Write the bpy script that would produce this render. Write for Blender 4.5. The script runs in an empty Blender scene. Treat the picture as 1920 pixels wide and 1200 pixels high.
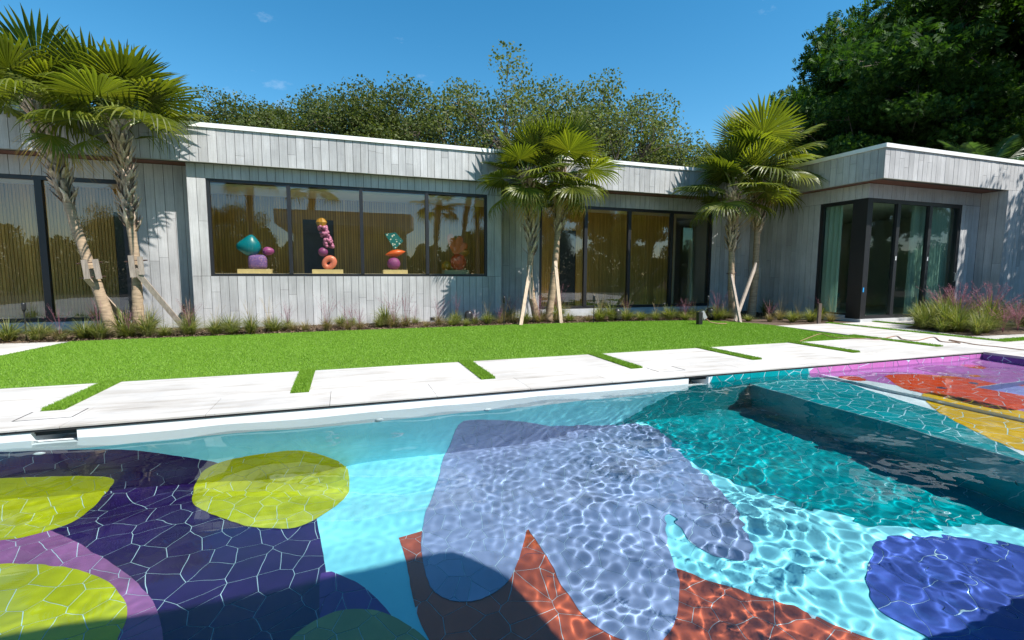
import bpy, math, random
import numpy as np
from mathutils import Vector, Matrix, Euler
rnd = random.Random(7)
rng = np.random.RandomState(11)
sc = bpy.context.scene
COL = sc.collection
PI = math.pi

# ------------------------------------------------------------------ camera
CF, YAW, PIT, ROLL, EYE = 899.3, .33557, -.09804, .00368, 1.25
fw = Vector((math.sin(YAW) * math.cos(PIT), math.cos(YAW) * math.cos(PIT), math.sin(PIT)))
rt = Vector((math.cos(YAW), -math.sin(YAW), 0)); up = rt.cross(fw)
rt, up = rt * math.cos(ROLL) + up * math.sin(ROLL), up * math.cos(ROLL) - rt * math.sin(ROLL)
cam = bpy.data.cameras.new('camera'); camo = bpy.data.objects.new('camera', cam); COL.objects.link(camo)
cam.sensor_width = 36; cam.lens = 36 * CF / 1920; cam.clip_end = 2000; cam.clip_start = .05
camo.matrix_world = Matrix(((rt.x, up.x, -fw.x, 0), (rt.y, up.y, -fw.y, 0), (rt.z, up.z, -fw.z, EYE), (0, 0, 0, 1)))
sc.camera = camo
sc.view_settings.view_transform = 'Standard'; sc.view_settings.look = 'None'
sc.view_settings.exposure = .76; sc.view_settings.gamma = 1; sc.view_settings.use_curve_mapping = False

# ------------------------------------------------------------------ sky and sun
SUND = Vector((-.85, 1, -1.75)).normalized()
wd = bpy.data.worlds.new('World'); sc.world = wd; wd.use_nodes = True
nt = wd.node_tree; N = nt.nodes; L = nt.links
bg = N['Background']
sky = N.new('ShaderNodeTexSky'); sky.sky_type = 'NISHITA'; sky.sun_disc = False
sky.sun_elevation = math.asin(-SUND.z); sky.sun_rotation = math.atan2(-SUND.x, -SUND.y)
sky.air_density = 1.0; sky.dust_density = .15; sky.ozone_density = 2.2
hs = N.new('ShaderNodeHueSaturation'); hs.inputs['Saturation'].default_value = 1.36; hs.inputs['Value'].default_value = 1.16; hs.inputs['Hue'].default_value = .487
L.new(sky.outputs[0], hs.inputs['Color'])
tc = N.new('ShaderNodeTexCoord')
mp = N.new('ShaderNodeMapping'); mp.inputs['Scale'].default_value = (4.2, 4.2, 9); mp.inputs['Location'].default_value = (.13, 0, -.12); L.new(tc.outputs['Generated'], mp.inputs[0])
cn = N.new('ShaderNodeTexNoise'); cn.inputs['Scale'].default_value = 1.6; cn.inputs['Detail'].default_value = 8; cn.inputs['Roughness'].default_value = .62
L.new(mp.outputs[0], cn.inputs['Vector'])
cr = N.new('ShaderNodeValToRGB'); cr.color_ramp.elements[0].position = .645; cr.color_ramp.elements[1].position = .86
cr.color_ramp.elements[1].color = (.5, .5, .5, 1)
L.new(cn.outputs[0], cr.inputs[0])
mixc = N.new('ShaderNodeMixRGB'); mixc.inputs[2].default_value = (6.2, 7.0, 8.2, 1)
L.new(cr.outputs[0], mixc.inputs[0]); L.new(hs.outputs[0], mixc.inputs[1]); L.new(mixc.outputs[0], bg.inputs[0])
bg.inputs[1].default_value = .092
sl = bpy.data.lights.new('sun', 'SUN'); sl.energy = 5.0; sl.angle = math.radians(.5); sl.color = (1, .96, .90)
slo = bpy.data.objects.new('sun', sl); COL.objects.link(slo)
slo.rotation_euler = SUND.to_track_quat('-Z', 'Y').to_euler(); slo.location = (10, -10, 20)
sl.cycles.is_caustics_light = True
cy = sc.cycles
cy.use_denoising = True; cy.max_bounces = 10; cy.diffuse_bounces = 4; cy.glossy_bounces = 4; cy.transmission_bounces = 6; cy.transparent_max_bounces = 24
cy.caustics_refractive = True; cy.caustics_reflective = False; cy.sample_clamp_indirect = 6; cy.blur_glossy = .5

# ------------------------------------------------------------------ pixel -> place helpers
ZW = -.11          # water level
ZF = -1.45         # pool floor
YP = 4.78          # far pool wall
YN = .80           # near pool wall
XR = 9.78          # right pool wall
XL = -6.0
XS, ZS = 4.95, -.40    # tanning shelf edge and depth
XT, ZT = 6.20, -.26    # step up inside the shelf

def ray(x, y): return (fw + rt * ((x - 960) / CF) - up * ((y - 600) / CF)).normalized()
def atZ(x, y, z=0.0):
    d = ray(x, y); return Vector((0, 0, EYE)) + d * ((z - EYE) / d.z)
def atY(x, y, Y):
    d = ray(x, y); return Vector((0, 0, EYE)) + d * (Y / d.y)
def wray(x, y):
    d = ray(x, y); P = Vector((0, 0, EYE)) + d * ((ZW - EYE) / d.z)
    s0 = math.hypot(d.x, d.y); s = s0 / 1.33
    return P, Vector((d.x / s0 * s, d.y / s0 * s, -math.sqrt(1 - s * s)))
def wZ(x, y, z=ZF):
    P, v = wray(x, y); return P + v * ((z - P.z) / v.z)
def wY(x, y, Y=YP):
    P, v = wray(x, y); return P + v * ((Y - P.y) / v.y)

# ------------------------------------------------------------------ object helpers
def link(o, parent=None):
    COL.objects.link(o)
    if parent: o.parent = parent
    return o
def mesh(name, vs, fs, m=None, parent=None, smooth=False, uv=None):
    me = bpy.data.meshes.new(name)
    me.from_pydata([tuple(v) for v in vs], [], fs)
    if m: me.materials.append(m)
    if smooth: me.polygons.foreach_set('use_smooth', [True] * len(me.polygons))
    if uv is not None:
        l = me.uv_layers.new(name='UVMap'); idx = np.zeros(len(me.loops), np.int32); me.loops.foreach_get('vertex_index', idx)
        l.data.foreach_set('uv', np.asarray(uv, np.float32)[idx].ravel())
    me.update()
    return link(bpy.data.objects.new(name, me), parent)
def bigmesh(name, V, Fc, m, parent=None, uv=None, smooth=False):
    """V (n,3) array, Fc (m,k) array of equal-sided faces"""
    me = bpy.data.meshes.new(name); n, k = len(Fc), Fc.shape[1]
    me.vertices.add(len(V)); me.vertices.foreach_set('co', np.asarray(V, np.float32).ravel())
    me.loops.add(n * k); me.loops.foreach_set('vertex_index', Fc.astype(np.int32).ravel())
    me.polygons.add(n); me.polygons.foreach_set('loop_start', np.arange(0, n * k, k, dtype=np.int32))
    try: me.polygons.foreach_set('loop_total', np.full(n, k, np.int32))
    except Exception: pass
    if uv is not None:
        l = me.uv_layers.new(name='UVMap'); l.data.foreach_set('uv', np.asarray(uv, np.float32)[Fc.ravel()].ravel())
    me.materials.append(m); me.update(calc_edges=True)
    if smooth: me.polygons.foreach_set('use_smooth', np.ones(n, bool))
    return link(bpy.data.objects.new(name, me), parent)
def empty(name, loc=(0, 0, 0), rz=0, parent=None):
    o = bpy.data.objects.new(name, None); o.location = loc; o.rotation_euler = (0, 0, rz); o.empty_display_size = .1
    return link(o, parent)
def tag(o, label=None, cat=None, group=None, kind=None):
    if label: o['label'] = label
    if cat: o['category'] = cat
    if group: o['group'] = group
    if kind: o['kind'] = kind
    return o
class MB:
    def __init__(s): s.v = []; s.f = []; s.uv = []
    def add(s, vs, fs, uv=None):
        n = len(s.v); s.v += [tuple(v) for v in vs]; s.f += [tuple(i + n for i in f) for f in fs]
        s.uv += (uv if uv else [(0, 0)] * len(vs)); return s
    def box(s, x0, x1, y0, y1, z0, z1):
        return s.add([(x0, y0, z0), (x1, y0, z0), (x1, y1, z0), (x0, y1, z0), (x0, y0, z1), (x1, y0, z1), (x1, y1, z1), (x0, y1, z1)],
                     [(0, 3, 2, 1), (4, 5, 6, 7), (0, 1, 5, 4), (1, 2, 6, 5), (2, 3, 7, 6), (3, 0, 4, 7)])
    def bar(s, a, b, w, h, upv=(0, 0, 1)):
        a, b = Vector(a), Vector(b); d = (b - a).normalized(); u = d.cross(Vector(upv))
        if u.length < 1e-4: u = d.cross(Vector((1, 0, 0)))
        u.normalize(); n = u.cross(d); u *= w / 2; n *= h / 2
        return s.add([a - u - n, a + u - n, a + u + n, a - u + n, b - u - n, b + u - n, b + u + n, b - u + n],
                     [(0, 3, 2, 1), (4, 5, 6, 7), (0, 1, 5, 4), (1, 2, 6, 5), (2, 3, 7, 6), (3, 0, 4, 7)])
    def tube(s, pts, rad, k=8, cap=True, jit=0):
        pts = [Vector(p) for p in pts]; n0 = len(s.v); n = len(pts)
        if not hasattr(rad, '__len__'): rad = [rad] * n
        ref = Vector((0, 0, 1)) if abs((pts[-1] - pts[0]).normalized().z) < .8 else Vector((1, 0, 0))
        for i, p in enumerate(pts):
            d = (pts[min(i + 1, n - 1)] - pts[max(i - 1, 0)]).normalized()
            a = d.cross(ref).normalized(); b = d.cross(a)
            for j in range(k):
                t = 2 * PI * j / k; r = rad[i] * (1 + (rnd.uniform(-jit, jit) if jit else 0))
                s.v.append(tuple(p + (a * math.cos(t) + b * math.sin(t)) * r)); s.uv.append((j / k, i / max(1, n - 1)))
        for i in range(n - 1):
            for j in range(k):
                s.f.append((n0 + i * k + j, n0 + i * k + (j + 1) % k, n0 + (i + 1) * k + (j + 1) % k, n0 + (i + 1) * k + j))
        if cap:
            s.f.append(tuple(n0 + j for j in range(k))[::-1]); s.f.append(tuple(n0 + (n - 1) * k + j for j in range(k)))
        return s
    def lathe(s, prof, k=16, c=(0, 0, 0)):
        n0 = len(s.v)
        for r, z in prof:
            for j in range(k):
                t = 2 * PI * j / k; s.v.append((c[0] + r * math.cos(t), c[1] + r * math.sin(t), c[2] + z)); s.uv.append((j / k, z))
        for i in range(len(prof) - 1):
            for j in range(k):
                s.f.append((n0 + i * k + j, n0 + i * k + (j + 1) % k, n0 + (i + 1) * k + (j + 1) % k, n0 + (i + 1) * k + j))
        return s
    def build(s, name, m, parent=None, smooth=False): return mesh(name, s.v, s.f, m, parent, smooth, s.uv)

# ------------------------------------------------------------------ materials
def newmat(name):
    m = bpy.data.materials.new(name); m.use_nodes = True; return m, m.node_tree.nodes, m.node_tree.links, m.node_tree.nodes['Principled BSDF']
def setp(b, **k):
    for a, v in k.items():
        b.inputs[a.replace('_', ' ')].default_value = v
def noise(N, L, vec, scale, detail=4, rough=.55, sx=None):
    n = N.new('ShaderNodeTexNoise'); n.inputs['Scale'].default_value = scale; n.inputs['Detail'].default_value = detail; n.inputs['Roughness'].default_value = rough
    if sx:
        mpp = N.new('ShaderNodeMapping'); mpp.inputs['Scale'].default_value = sx; L.new(vec, mpp.inputs[0]); vec = mpp.outputs[0]
    L.new(vec, n.inputs['Vector']); return n.outputs[0]
def ramp(N, L, fac, stops):
    r = N.new('ShaderNodeValToRGB'); e = r.color_ramp.elements
    while len(e) < len(stops): e.new(.5)
    for i, (p, c) in enumerate(stops):
        e[i].position = p; e[i].color = (*c, 1) if hasattr(c, '__len__') else (c, c, c, 1)
    L.new(fac, r.inputs[0]); return r.outputs[0]
def mixrgb(N, L, mode, fac, a, b):
    m = N.new('ShaderNodeMixRGB'); m.blend_type = mode
    for i, v in enumerate((fac, a, b)):
        if hasattr(v, 'is_linked') or hasattr(v, 'links'): L.new(v, m.inputs[i])
        elif i == 0: m.inputs[0].default_value = v
        else: m.inputs[i].default_value = (*v, 1) if hasattr(v, '__len__') else (v, v, v, 1)
    return m.outputs[0]
def bump(N, L, b, h, st=.3, dist=.01):
    u = N.new('ShaderNodeBump'); u.inputs['Strength'].default_value = st; u.inputs['Distance'].default_value = dist
    L.new(h, u.inputs['Height']); L.new(u.outputs[0], b.inputs['Normal'])
def pos(N): return N.new('ShaderNodeNewGeometry').outputs['Position']
def island(N): return N.new('ShaderNodeNewGeometry').outputs['Random Per Island']
def orand(N): return N.new('ShaderNodeObjectInfo').outputs['Random']

def simple(name, col, rough=.6, var=.12, sc_=12, bmp=.15, metal=0, obj=False, stretch=None, spec=.5):
    m, N, L, b = newmat(name); p = pos(N)
    n = noise(N, L, p, sc_, 5, .6, stretch)
    c = mixrgb(N, L, 'MULTIPLY', 1, col, ramp(N, L, n, [(.25, 1 - var * 1.6), (.75, 1 + var * .6)]))
    if obj: c = mixrgb(N, L, 'MULTIPLY', 1, c, ramp(N, L, orand(N), [(0, .82), (1, 1.12)]))
    L.new(c, b.inputs['Base Color']); setp(b, Roughness=rough, Metallic=metal, Specular_IOR_Level=spec)
    if bmp: bump(N, L, b, n, bmp, .01)
    return m

# board formed concrete
m, N, L, b = newmat('board_formed_concrete'); p = pos(N)
g = noise(N, L, p, 1, 6, .65, (34, 34, 1.6)); bl = noise(N, L, p, 1.1, 5, .6); fine = noise(N, L, p, 60, 4, .7)
c = mixrgb(N, L, 'MULTIPLY', 1, (.515, .51, .507), ramp(N, L, g, [(.28, .80), (.72, 1.08)]))
c = mixrgb(N, L, 'MULTIPLY', 1, c, ramp(N, L, bl, [(.28, .76), (.72, 1.12)]))
c = mixrgb(N, L, 'MULTIPLY', 1, c, ramp(N, L, fine, [(.30, .86), (.5, 1.0)]))
stn = noise(N, L, p, 1, 5, .7, (5, 5, .35)); c = mixrgb(N, L, 'MULTIPLY', 1, c, ramp(N, L, stn, [(.28, (.84, .83, .81)), (.48, (1, 1, 1))]))
c = mixrgb(N, L, 'MULTIPLY', 1, c, ramp(N, L, orand(N), [(0, .82), (.5, .96), (1, 1.08)]))
L.new(c, b.inputs['Base Color']); setp(b, Roughness=.8, Specular_IOR_Level=.25)
hh = mixrgb(N, L, 'ADD', .5, g, fine); bump(N, L, b, hh, .35, .006)
CONC = m
JOINT = simple('concrete_joint', (.05, .05, .052), .9, .2, 20)
# travertine paving
m, N, L, b = newmat('pale_travertine'); p = pos(N)
st = noise(N, L, p, 1, 8, .66, (.8, 6.5, 7)); bl = noise(N, L, p, .9, 6, .65); pit = noise(N, L, p, 1, 3, .6, (30, 160, 30))
c = ramp(N, L, st, [(.30, (.36, .325, .285)), (.43, (.49, .46, .425)), (.56, (.555, .535, .51)), (.75, (.58, .57, .555))])
c = mixrgb(N, L, 'MULTIPLY', 1, c, ramp(N, L, bl, [(.33, .80), (.6, 1.03)]))
c = mixrgb(N, L, 'MULTIPLY', 1, c, ramp(N, L, orand(N), [(0, .92), (1, 1.04)]))
c = mixrgb(N, L, 'MULTIPLY', 1, c, ramp(N, L, pit, [(.30, .75), (.36, 1)]))
L.new(c, b.inputs['Base Color']); setp(b, Roughness=.65, Specular_IOR_Level=.3); bump(N, L, b, pit, .12, .003)
STONE = m
BLACKM = simple('black_anodised_metal', (.018, .018, .02), .38, .1, 20, .03, .0)
DARKG = simple('dark_gap_shade', (.02, .02, .022), .7)  # near-black colour stands for the shade in the gap under the coping
WHITEM = simple('white_roof_coping', (.82, .82, .80), .5, .05, 4, .03)
WHITEP = simple('white_pool_plaster', (.86, .87, .87), .6, .03, 6, .05)
m, N, L, b = newmat('water_tinted_plaster'); p = pos(N)
n1 = noise(N, L, p, 2.2, 5, .6); n2 = noise(N, L, p, 45, 3, .6)
c = ramp(N, L, n1, [(.3, (.21, .66, .75)), (.7, (.27, .74, .83))])  # cyan that the water filters from the light is put into the plaster
c = mixrgb(N, L, 'MULTIPLY', 1, c, ramp(N, L, n2, [(.22, .75), (.34, 1)]))
L.new(c, b.inputs['Base Color']); setp(b, Roughness=.7)
AQUA = m
GROUT = simple('water_tinted_grout', (.55, .74, .80), .8, .08, 30)  # white grout with the water's blue tint mixed into its colour
SOIL = simple('dark_soil', (.07, .05, .035), .95, .4, 8, .5)
MULCH = simple('brown_mulch', (.13, .085, .055), .95, .5, 25, .9)
SOFFIT = simple('reddish_wood_soffit', (.16, .055, .03), .55, .25, 1, .1, stretch=(3, 40, 40))
DRIP = simple('concrete_drip_edge', (.33, .32, .28), .8, .1, 10)
ROOF = simple('grey_roof_membrane', (.35, .35, .36), .9, .15, 2)
PLINTH = simple('pale_plinth_concrete', (.50, .51, .52), .8, .12, 6)
TIMB = simple('weathered_timber', (.36, .30, .25), .85, .3, 1, .4, obj=True, stretch=(30, 30, 4))
TIMBP = simple('fresh_sawn_timber', (.55, .42, .31), .8, .25, 1, .4, obj=True, stretch=(30, 30, 4))
WIRE = simple('rusty_strap', (.10, .05, .04), .7)
CORD = simple('tan_cord', (.30, .17, .10), .7)
BASEW = simple('pale_wood_plinth', (.55, .47, .25), .6, .1, 6, .1)
INTW = simple('interior_wall_paint', (.70, .66, .55), .8, .05, 3)
INTF = simple('interior_floor', (.62, .56, .47), .35, .1, 3)
INTD = simple('dark_doorway_fill', (.02, .03, .045), .4)  # darkness of the unlit doorways put into the colour
m, N, L, b = newmat('slatted_oak'); p = pos(N)
n1 = noise(N, L, p, 1, 5, .6, (30, 30, 1.5))
c = mixrgb(N, L, 'MULTIPLY', 1, ramp(N, L, n1, [(.3, (.42, .26, .06)), (.7, (.62, .42, .12))]), ramp(N, L, island(N), [(0, .8), (1, 1.15)]))
L.new(c, b.inputs['Base Color']); setp(b, Roughness=.5); SLAT = m

def glassmat(name, tint, base=.10, rcol=(.9, .93, 1.0)):
    m = bpy.data.materials.new(name); m.use_nodes = True; N = m.node_tree.nodes; L = m.node_tree.links; N.clear()
    o = N.new('ShaderNodeOutputMaterial'); t = N.new('ShaderNodeBsdfTransparent'); t.inputs[0].default_value = (*tint, 1)
    g = N.new('ShaderNodeBsdfGlossy'); g.inputs['Roughness'].default_value = .0; g.inputs[0].default_value = (*rcol, 1)
    ge = N.new('ShaderNodeNewGeometry'); dt = N.new('ShaderNodeVectorMath'); dt.operation = 'DOT_PRODUCT'; L.new(ge.outputs['Normal'], dt.inputs[0]); L.new(ge.outputs['Incoming'], dt.inputs[1])
    ab = N.new('ShaderNodeMath'); ab.operation = 'ABSOLUTE'; L.new(dt.outputs['Value'], ab.inputs[0])
    om = N.new('ShaderNodeMath'); om.operation = 'SUBTRACT'; om.inputs[0].default_value = 1; L.new(ab.outputs[0], om.inputs[1])
    fr = N.new('ShaderNodeMath'); fr.operation = 'POWER'; fr.inputs[1].default_value = 5; L.new(om.outputs[0], fr.inputs[0])
    ma = N.new('ShaderNodeMath'); ma.operation = 'MULTIPLY_ADD'; ma.inputs[1].default_value = 1 - base; ma.inputs[2].default_value = base; ma.use_clamp = True
    L.new(fr.outputs[0], ma.inputs[0]); mx = N.new('ShaderNodeMixShader'); L.new(ma.outputs[0], mx.inputs[0]); L.new(t.outputs[0], mx.inputs[1]); L.new(g.outputs[0], mx.inputs[2]); L.new(mx.outputs[0], o.inputs[0])
    return m
GLASS = glassmat('tinted_window_glass', (.90, .87, .76), .105)
GLASSD = glassmat('green_door_glass', (.62, .78, .70), .05)

def leafmat(name, cols, tr=.35, rough=.45, tip=None, spec=.4, rb=.25, objv=False, tt=(1.5, 1.6, .5)):
    m = bpy.data.materials.new(name); m.use_nodes = True; N = m.node_tree.nodes; L = m.node_tree.links; b = N['Principled BSDF']; o = N['Material Output']
    c = ramp(N, L, island(N), [(i / max(1, len(cols) - 1), q) for i, q in enumerate(cols)])
    if objv: c = mixrgb(N, L, 'MULTIPLY', 1, c, ramp(N, L, orand(N), [(0, .75), (1, 1.2)]))
    if tip:
        uv = N.new('ShaderNodeTexCoord').outputs['UV']; sp = N.new('ShaderNodeSeparateXYZ'); L.new(uv, sp.inputs[0])
        rr = N.new('ShaderNodeMath'); rr.operation = 'MULTIPLY_ADD'; rr.inputs[1].default_value = rb; L.new(island(N), rr.inputs[0]); L.new(sp.outputs[1], rr.inputs[2])
        f = ramp(N, L, rr.outputs[0], tip[0]); c = mixrgb(N, L, 'MIX', f, c, tip[1])
    L.new(c, b.inputs['Base Color']); setp(b, Roughness=rough, Specular_IOR_Level=spec)
    t = N.new('ShaderNodeBsdfTranslucent'); tcx = mixrgb(N, L, 'MULTIPLY', 1, c, tt); L.new(tcx, t.inputs[0])
    mx = N.new('ShaderNodeMixShader'); mx.inputs[0].default_value = tr; L.new(b.outputs[0], mx.inputs[1]); L.new(t.outputs[0], mx.inputs[2]); L.new(mx.outputs[0], o.inputs[0])
    return m
FROND = leafmat('fan_palm_leaf', [(.070, .088, .014), (.125, .150, .018), (.21, .22, .028)], .48, .42, ([(1.0, 0), (1.2, 1)], (.42, .30, .06)), .45, .22, True)
FRONDY = leafmat('yellowing_palm_leaf', [(.10, .16, .02), (.20, .20, .03)], .35, .42, ([(.75, 0), (1.0, 1)], (.42, .26, .06)), .4, .3)
OAK = leafmat('oak_leaf', [(.04, .062, .016), (.075, .10, .026), (.13, .145, .05)], .32, .55, None, .2)
OAKD = leafmat('sparse_oak_leaf', [(.06, .09, .025), (.11, .14, .045), (.17, .18, .075)], .35, .55, None, .25)
DARKL = leafmat('dark_tree_leaf', [(.016, .045, .008), (.028, .07, .012), (.06, .12, .018)], .3, .6, None, .15)
TURF = leafmat('artificial_turf_blade', [(.13, .265, .018), (.17, .32, .026), (.22, .37, .045)], .25, .5, None, .3)
TUFT = leafmat('bunch_grass_blade', [(.09, .13, .03), (.16, .19, .05), (.30, .27, .11)], .3, .5, ([(.0, 1), (.42, 0)], (.24, .17, .08)), .3, .35)
PLUME = leafmat('pink_grass_plume', [(.22, .07, .11), (.32, .13, .17), (.40, .23, .26)], .4, .6, tt=(1, .9, .95))
TAN = leafmat('straw_stalk', [(.30, .22, .10), (.40, .30, .15)], .2, .6)
BARK = simple('tree_bark', (.16, .125, .095), .9, .3, 6, .6)
PALMB = simple('palm_trunk_bark', (.40, .29, .19), .9, .35, 1, .8, stretch=(5, 5, 26))
m, N, L, b = newmat('palm_boot_fibre'); p = pos(N)
n1 = noise(N, L, p, 1, 5, .6, (25, 25, 5))
c = mixrgb(N, L, 'MULTIPLY', 1, ramp(N, L, n1, [(.3, (.28, .18, .12)), (.7, (.72, .56, .43))]), ramp(N, L, island(N), [(0, .55), (1, 1.25)]))
L.new(c, b.inputs['Base Color']); setp(b, Roughness=.85); bump(N, L, b, n1, .5, .01); BOOT = m
PETI = simple('palm_petiole', (.22, .27, .05), .45, .2, 8, .05)
m, N, L, b = newmat('turf_backing'); p = pos(N)
n1 = noise(N, L, p, 120, 4, .7); n2 = noise(N, L, p, .8, 3, .5)
c = mixrgb(N, L, 'MULTIPLY', 1, ramp(N, L, n1, [(.3, (.11, .21, .016)), (.7, (.17, .32, .03))]), ramp(N, L, n2, [(.3, .9), (.7, 1.08)]))
L.new(c, b.inputs['Base Color']); setp(b, Roughness=.8); bump(N, L, b, n1, .8, .02); TURFB = m
mc = bpy.data.materials.new('pale_curtain'); mc.use_nodes = True; cn_ = mc.node_tree.nodes; cl__ = mc.node_tree.links; cb = cn_['Principled BSDF']; setp(cb, Base_Color=(.62, .70, .66, 1), Roughness=.9)
ct = cn_.new('ShaderNodeBsdfTranslucent'); ct.inputs[0].default_value = (.62, .70, .66, 1); cm_ = cn_.new('ShaderNodeMixShader'); cm_.inputs[0].default_value = .4
cl__.new(cb.outputs[0], cm_.inputs[1]); cl__.new(ct.outputs[0], cm_.inputs[2]); cl__.new(cm_.outputs[0], cn_['Material Output'].inputs[0]); CURT = mc
SOFA = simple('cream_upholstery', (.5, .47, .42), .9)
TEALB = simple('teal_bedding', (.10, .30, .32), .9)

def tilemat(name, col, rough=.22):
    m, N, L, b = newmat(name); p = pos(N); n = noise(N, L, p, 5, 4, .6)
    c = mixrgb(N, L, 'MULTIPLY', 1, col, ramp(N, L, n, [(.3, .88), (.7, 1.08)]))
    c = mixrgb(N, L, 'MULTIPLY', 1, c, ramp(N, L, orand(N), [(0, .86), (1, 1.12)]))
    L.new(c, b.inputs['Base Color']); setp(b, Roughness=rough); return m
TC = {k: tilemat(k + '_mosaic_glaze', c) for k, c in dict(
    navy=(.026, .012, .085), purple=(.30, .11, .27), lime=(.46, .47, .012), lavender=(.27, .31, .49), russet=(.42, .085, .038),
    teal=(.0, .27, .30), yellow=(.80, .43, .008), scarlet=(.80, .08, .018), pink=(.56, .18, .48), violet=(.07, .11, .42),
    sage=(.27, .30, .12), plum=(.10, .04, .22), periwinkle=(.30, .28, .55), white=(.72, .74, .74)).items()}

# ------------------------------------------------------------------ structure: ground, lawn, paving
def poly_sheet(name, pts, z, m, parent=None, th=0):
    n = len(pts); vs = [(p[0], p[1], z) for p in pts]; fs = [tuple(range(n))]
    if th:
        vs += [(p[0], p[1], z - th) for p in pts]
        fs += [(i, i + n, (i + 1) % n + n, (i + 1) % n) for i in range(n)]
    return mesh(name, vs, fs, m, parent)
g = MB(); G = 260
for (x0, x1, y0, y1) in ((-G, G, YP + .3, G), (-G, G, -G, YN - .3), (-G, XL - .3, YN - .3, YP + .3), (XR + .3, G, YN - .3, YP + .3)):
    g.add([(x0, y0, -.06), (x1, y0, -.06), (x1, y1, -.06), (x0, y1, -.06)], [(0, 1, 2, 3)])
tag(g.build('ground', SOIL), 'dark soil ground under the whole garden', kind='structure')

STR = [-4.65 + 2.045 * i for i in range(8)]      # grass strips between the deck slabs
SW = .175
LAWN = [(-5.9, 6.53), (-4.82, 9.06), (-4.62, 10.57), (-2.7, 10.64), (0, 10.80), (4, 10.85), (7, 10.7), (8.6, 10.45), (9.35, 10.0), (9.75, 9.3), (9.80, 8.55), (9.64, 7.7), (9.66, 6.53)]
lw = poly_sheet('lawn', LAWN, .004, TURFB, None, .05)
tag(lw, 'long bright green artificial lawn between the pool deck and the house', kind='structure')

def inpoly(P, pts):
    x, y = P[:, 0], P[:, 1]; r = np.zeros(len(P), bool); n = len(pts)
    for i in range(n):
        x0, y0 = pts[i]; x1, y1 = pts[(i + 1) % n]
        c_ = ((y0 > y) != (y1 > y)) & (x < (x1 - x0) * (y - y0) / (y1 - y0 + 1e-12) + x0); r ^= c_
    return r
def turf(name, pts, n, z, h0, h1, wd_, parent=None, near=None):
    pts2 = np.array(pts); lo, hi = pts2.min(0), pts2.max(0)
    P = rng.uniform(lo, hi, (int(n * 1.6), 2)); P = P[inpoly(P, pts)][:n]; n = len(P)
    a = rng.uniform(0, 2 * PI, n); h = rng.uniform(h0, h1, n); ln = rng.normal(0, .35, (n, 2)) * h[:, None]
    V = np.zeros((n, 3, 3)); dx = np.stack([np.cos(a), np.sin(a)], 1) * wd_ / 2
    V[:, 0, :2] = P - dx; V[:, 1, :2] = P + dx; V[:, 2, :2] = P + ln; V[:, :2, 2] = z; V[:, 2, 2] = z + h
    return bigmesh(name, V.reshape(-1, 3), np.arange(n * 3).reshape(-1, 3), TURF, parent)
tag(turf('turf_blades', LAWN, 360000, .004, .010, .024, .008), 'short green blades of the artificial lawn', 'grass', kind='stuff')

base = MB().box(-12, 20, YP + .04, 8.9, -.075, -.045)
base.box(XR + .04, 20, -3, YP + .04, -.075, -.045)
deck = base.build('pool_deck', JOINT); tag(deck, 'pale stone deck in slabs along the pool', kind='structure')
box_me = {}
def unitbox(mat_):
    if mat_.name not in box_me:
        o = MB().box(-.5, .5, -.5, .5, -.5, .5).build('board', mat_); box_me[mat_.name] = o.data; bpy.data.objects.remove(o)
    return box_me[mat_.name]
def piece(name, x0, x1, y0, y1, z0, z1, mat_, parent):
    o = bpy.data.objects.new(name, unitbox(mat_)); o.location = ((x0 + x1) / 2, (y0 + y1) / 2, (z0 + z1) / 2)
    o.scale = (x1 - x0, y1 - y0, z1 - z0); return link(o, parent)
J = .0022
for i in range(len(STR) - 1):                       # slabs between the strips
    piece('slab', STR[i] + SW + J, STR[i + 1] - J, 5.345 + J, 6.525, -.045, 0, STONE, deck)
piece('slab', STR[-1] + SW + J, 11.60 - J, 5.345 + J, 8.80, -.045, 0, STONE, deck)
piece('slab', 11.775 + J, 13.10 - J, 6.0 + J, 8.76, -.045, -.001, STONE, deck)
piece('slab', 11.2 + .58, 16, 5.60 + J, 6.0 - J, -.045, 0, STONE, deck)
piece('slab', 13.275 + J, 16.4, 8.0, 8.74, -.045, 0, STONE, deck)
piece('slab', -12, -6.70, 5.345 + J, 8.9, -.045, 0, STONE, deck)
piece('slab', -6.70 + J, STR[0] - J, 5.345 + J, 6.525, -.045, 0, STONE, deck)
piece('slab', -12, XL - .3, -3, 5.345 - J, -.045, 0, STONE, deck)
x = XL - .3
k = 0
while x < 19:                                       # coping stones beside the pool edge
    w_ = 1.0225
    piece('coping_stone', x + J, min(x + w_, 19.2) - J, YP - .012, 5.345 - J, -.014, 0, STONE, deck); x += w_
for j in range(5):
    piece('coping_stone', XR + .0, XR + .6, YP - .02 - (j + 1) * 1.4 + J, YP - .02 - j * 1.4 - J, -.045, 0, STONE, deck)
    piece('slab', XR + .6 + J, 14.5, YP - .02 - (j + 1) * 1.4 + J, YP - .02 - j * 1.4 - J, -.045, 0, STONE, deck)
sq = MB()                                            # hairline joints of a square skimmer lid let into the deck
for (cx_, cy_) in ((-2.42, 5.31), (3.95, 5.30)):
    pass
for cx_, lab in ((-2.45, 'square stone skimmer lid let into the deck at the left'), (3.95, 'square stone skimmer lid let into the middle of the deck')):
    t = MB()
    for sx in (-1, 1): t.box(cx_ + sx * .2 - .004, cx_ + sx * .2 + .004, 5.05, 5.33, .0, .0025)
    t.box(cx_ - .196, cx_ + .196, 5.046, 5.052, .0, .0025)
    o = t.build('skimmer_lid', JOINT); tag(o, lab, 'lid')
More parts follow.
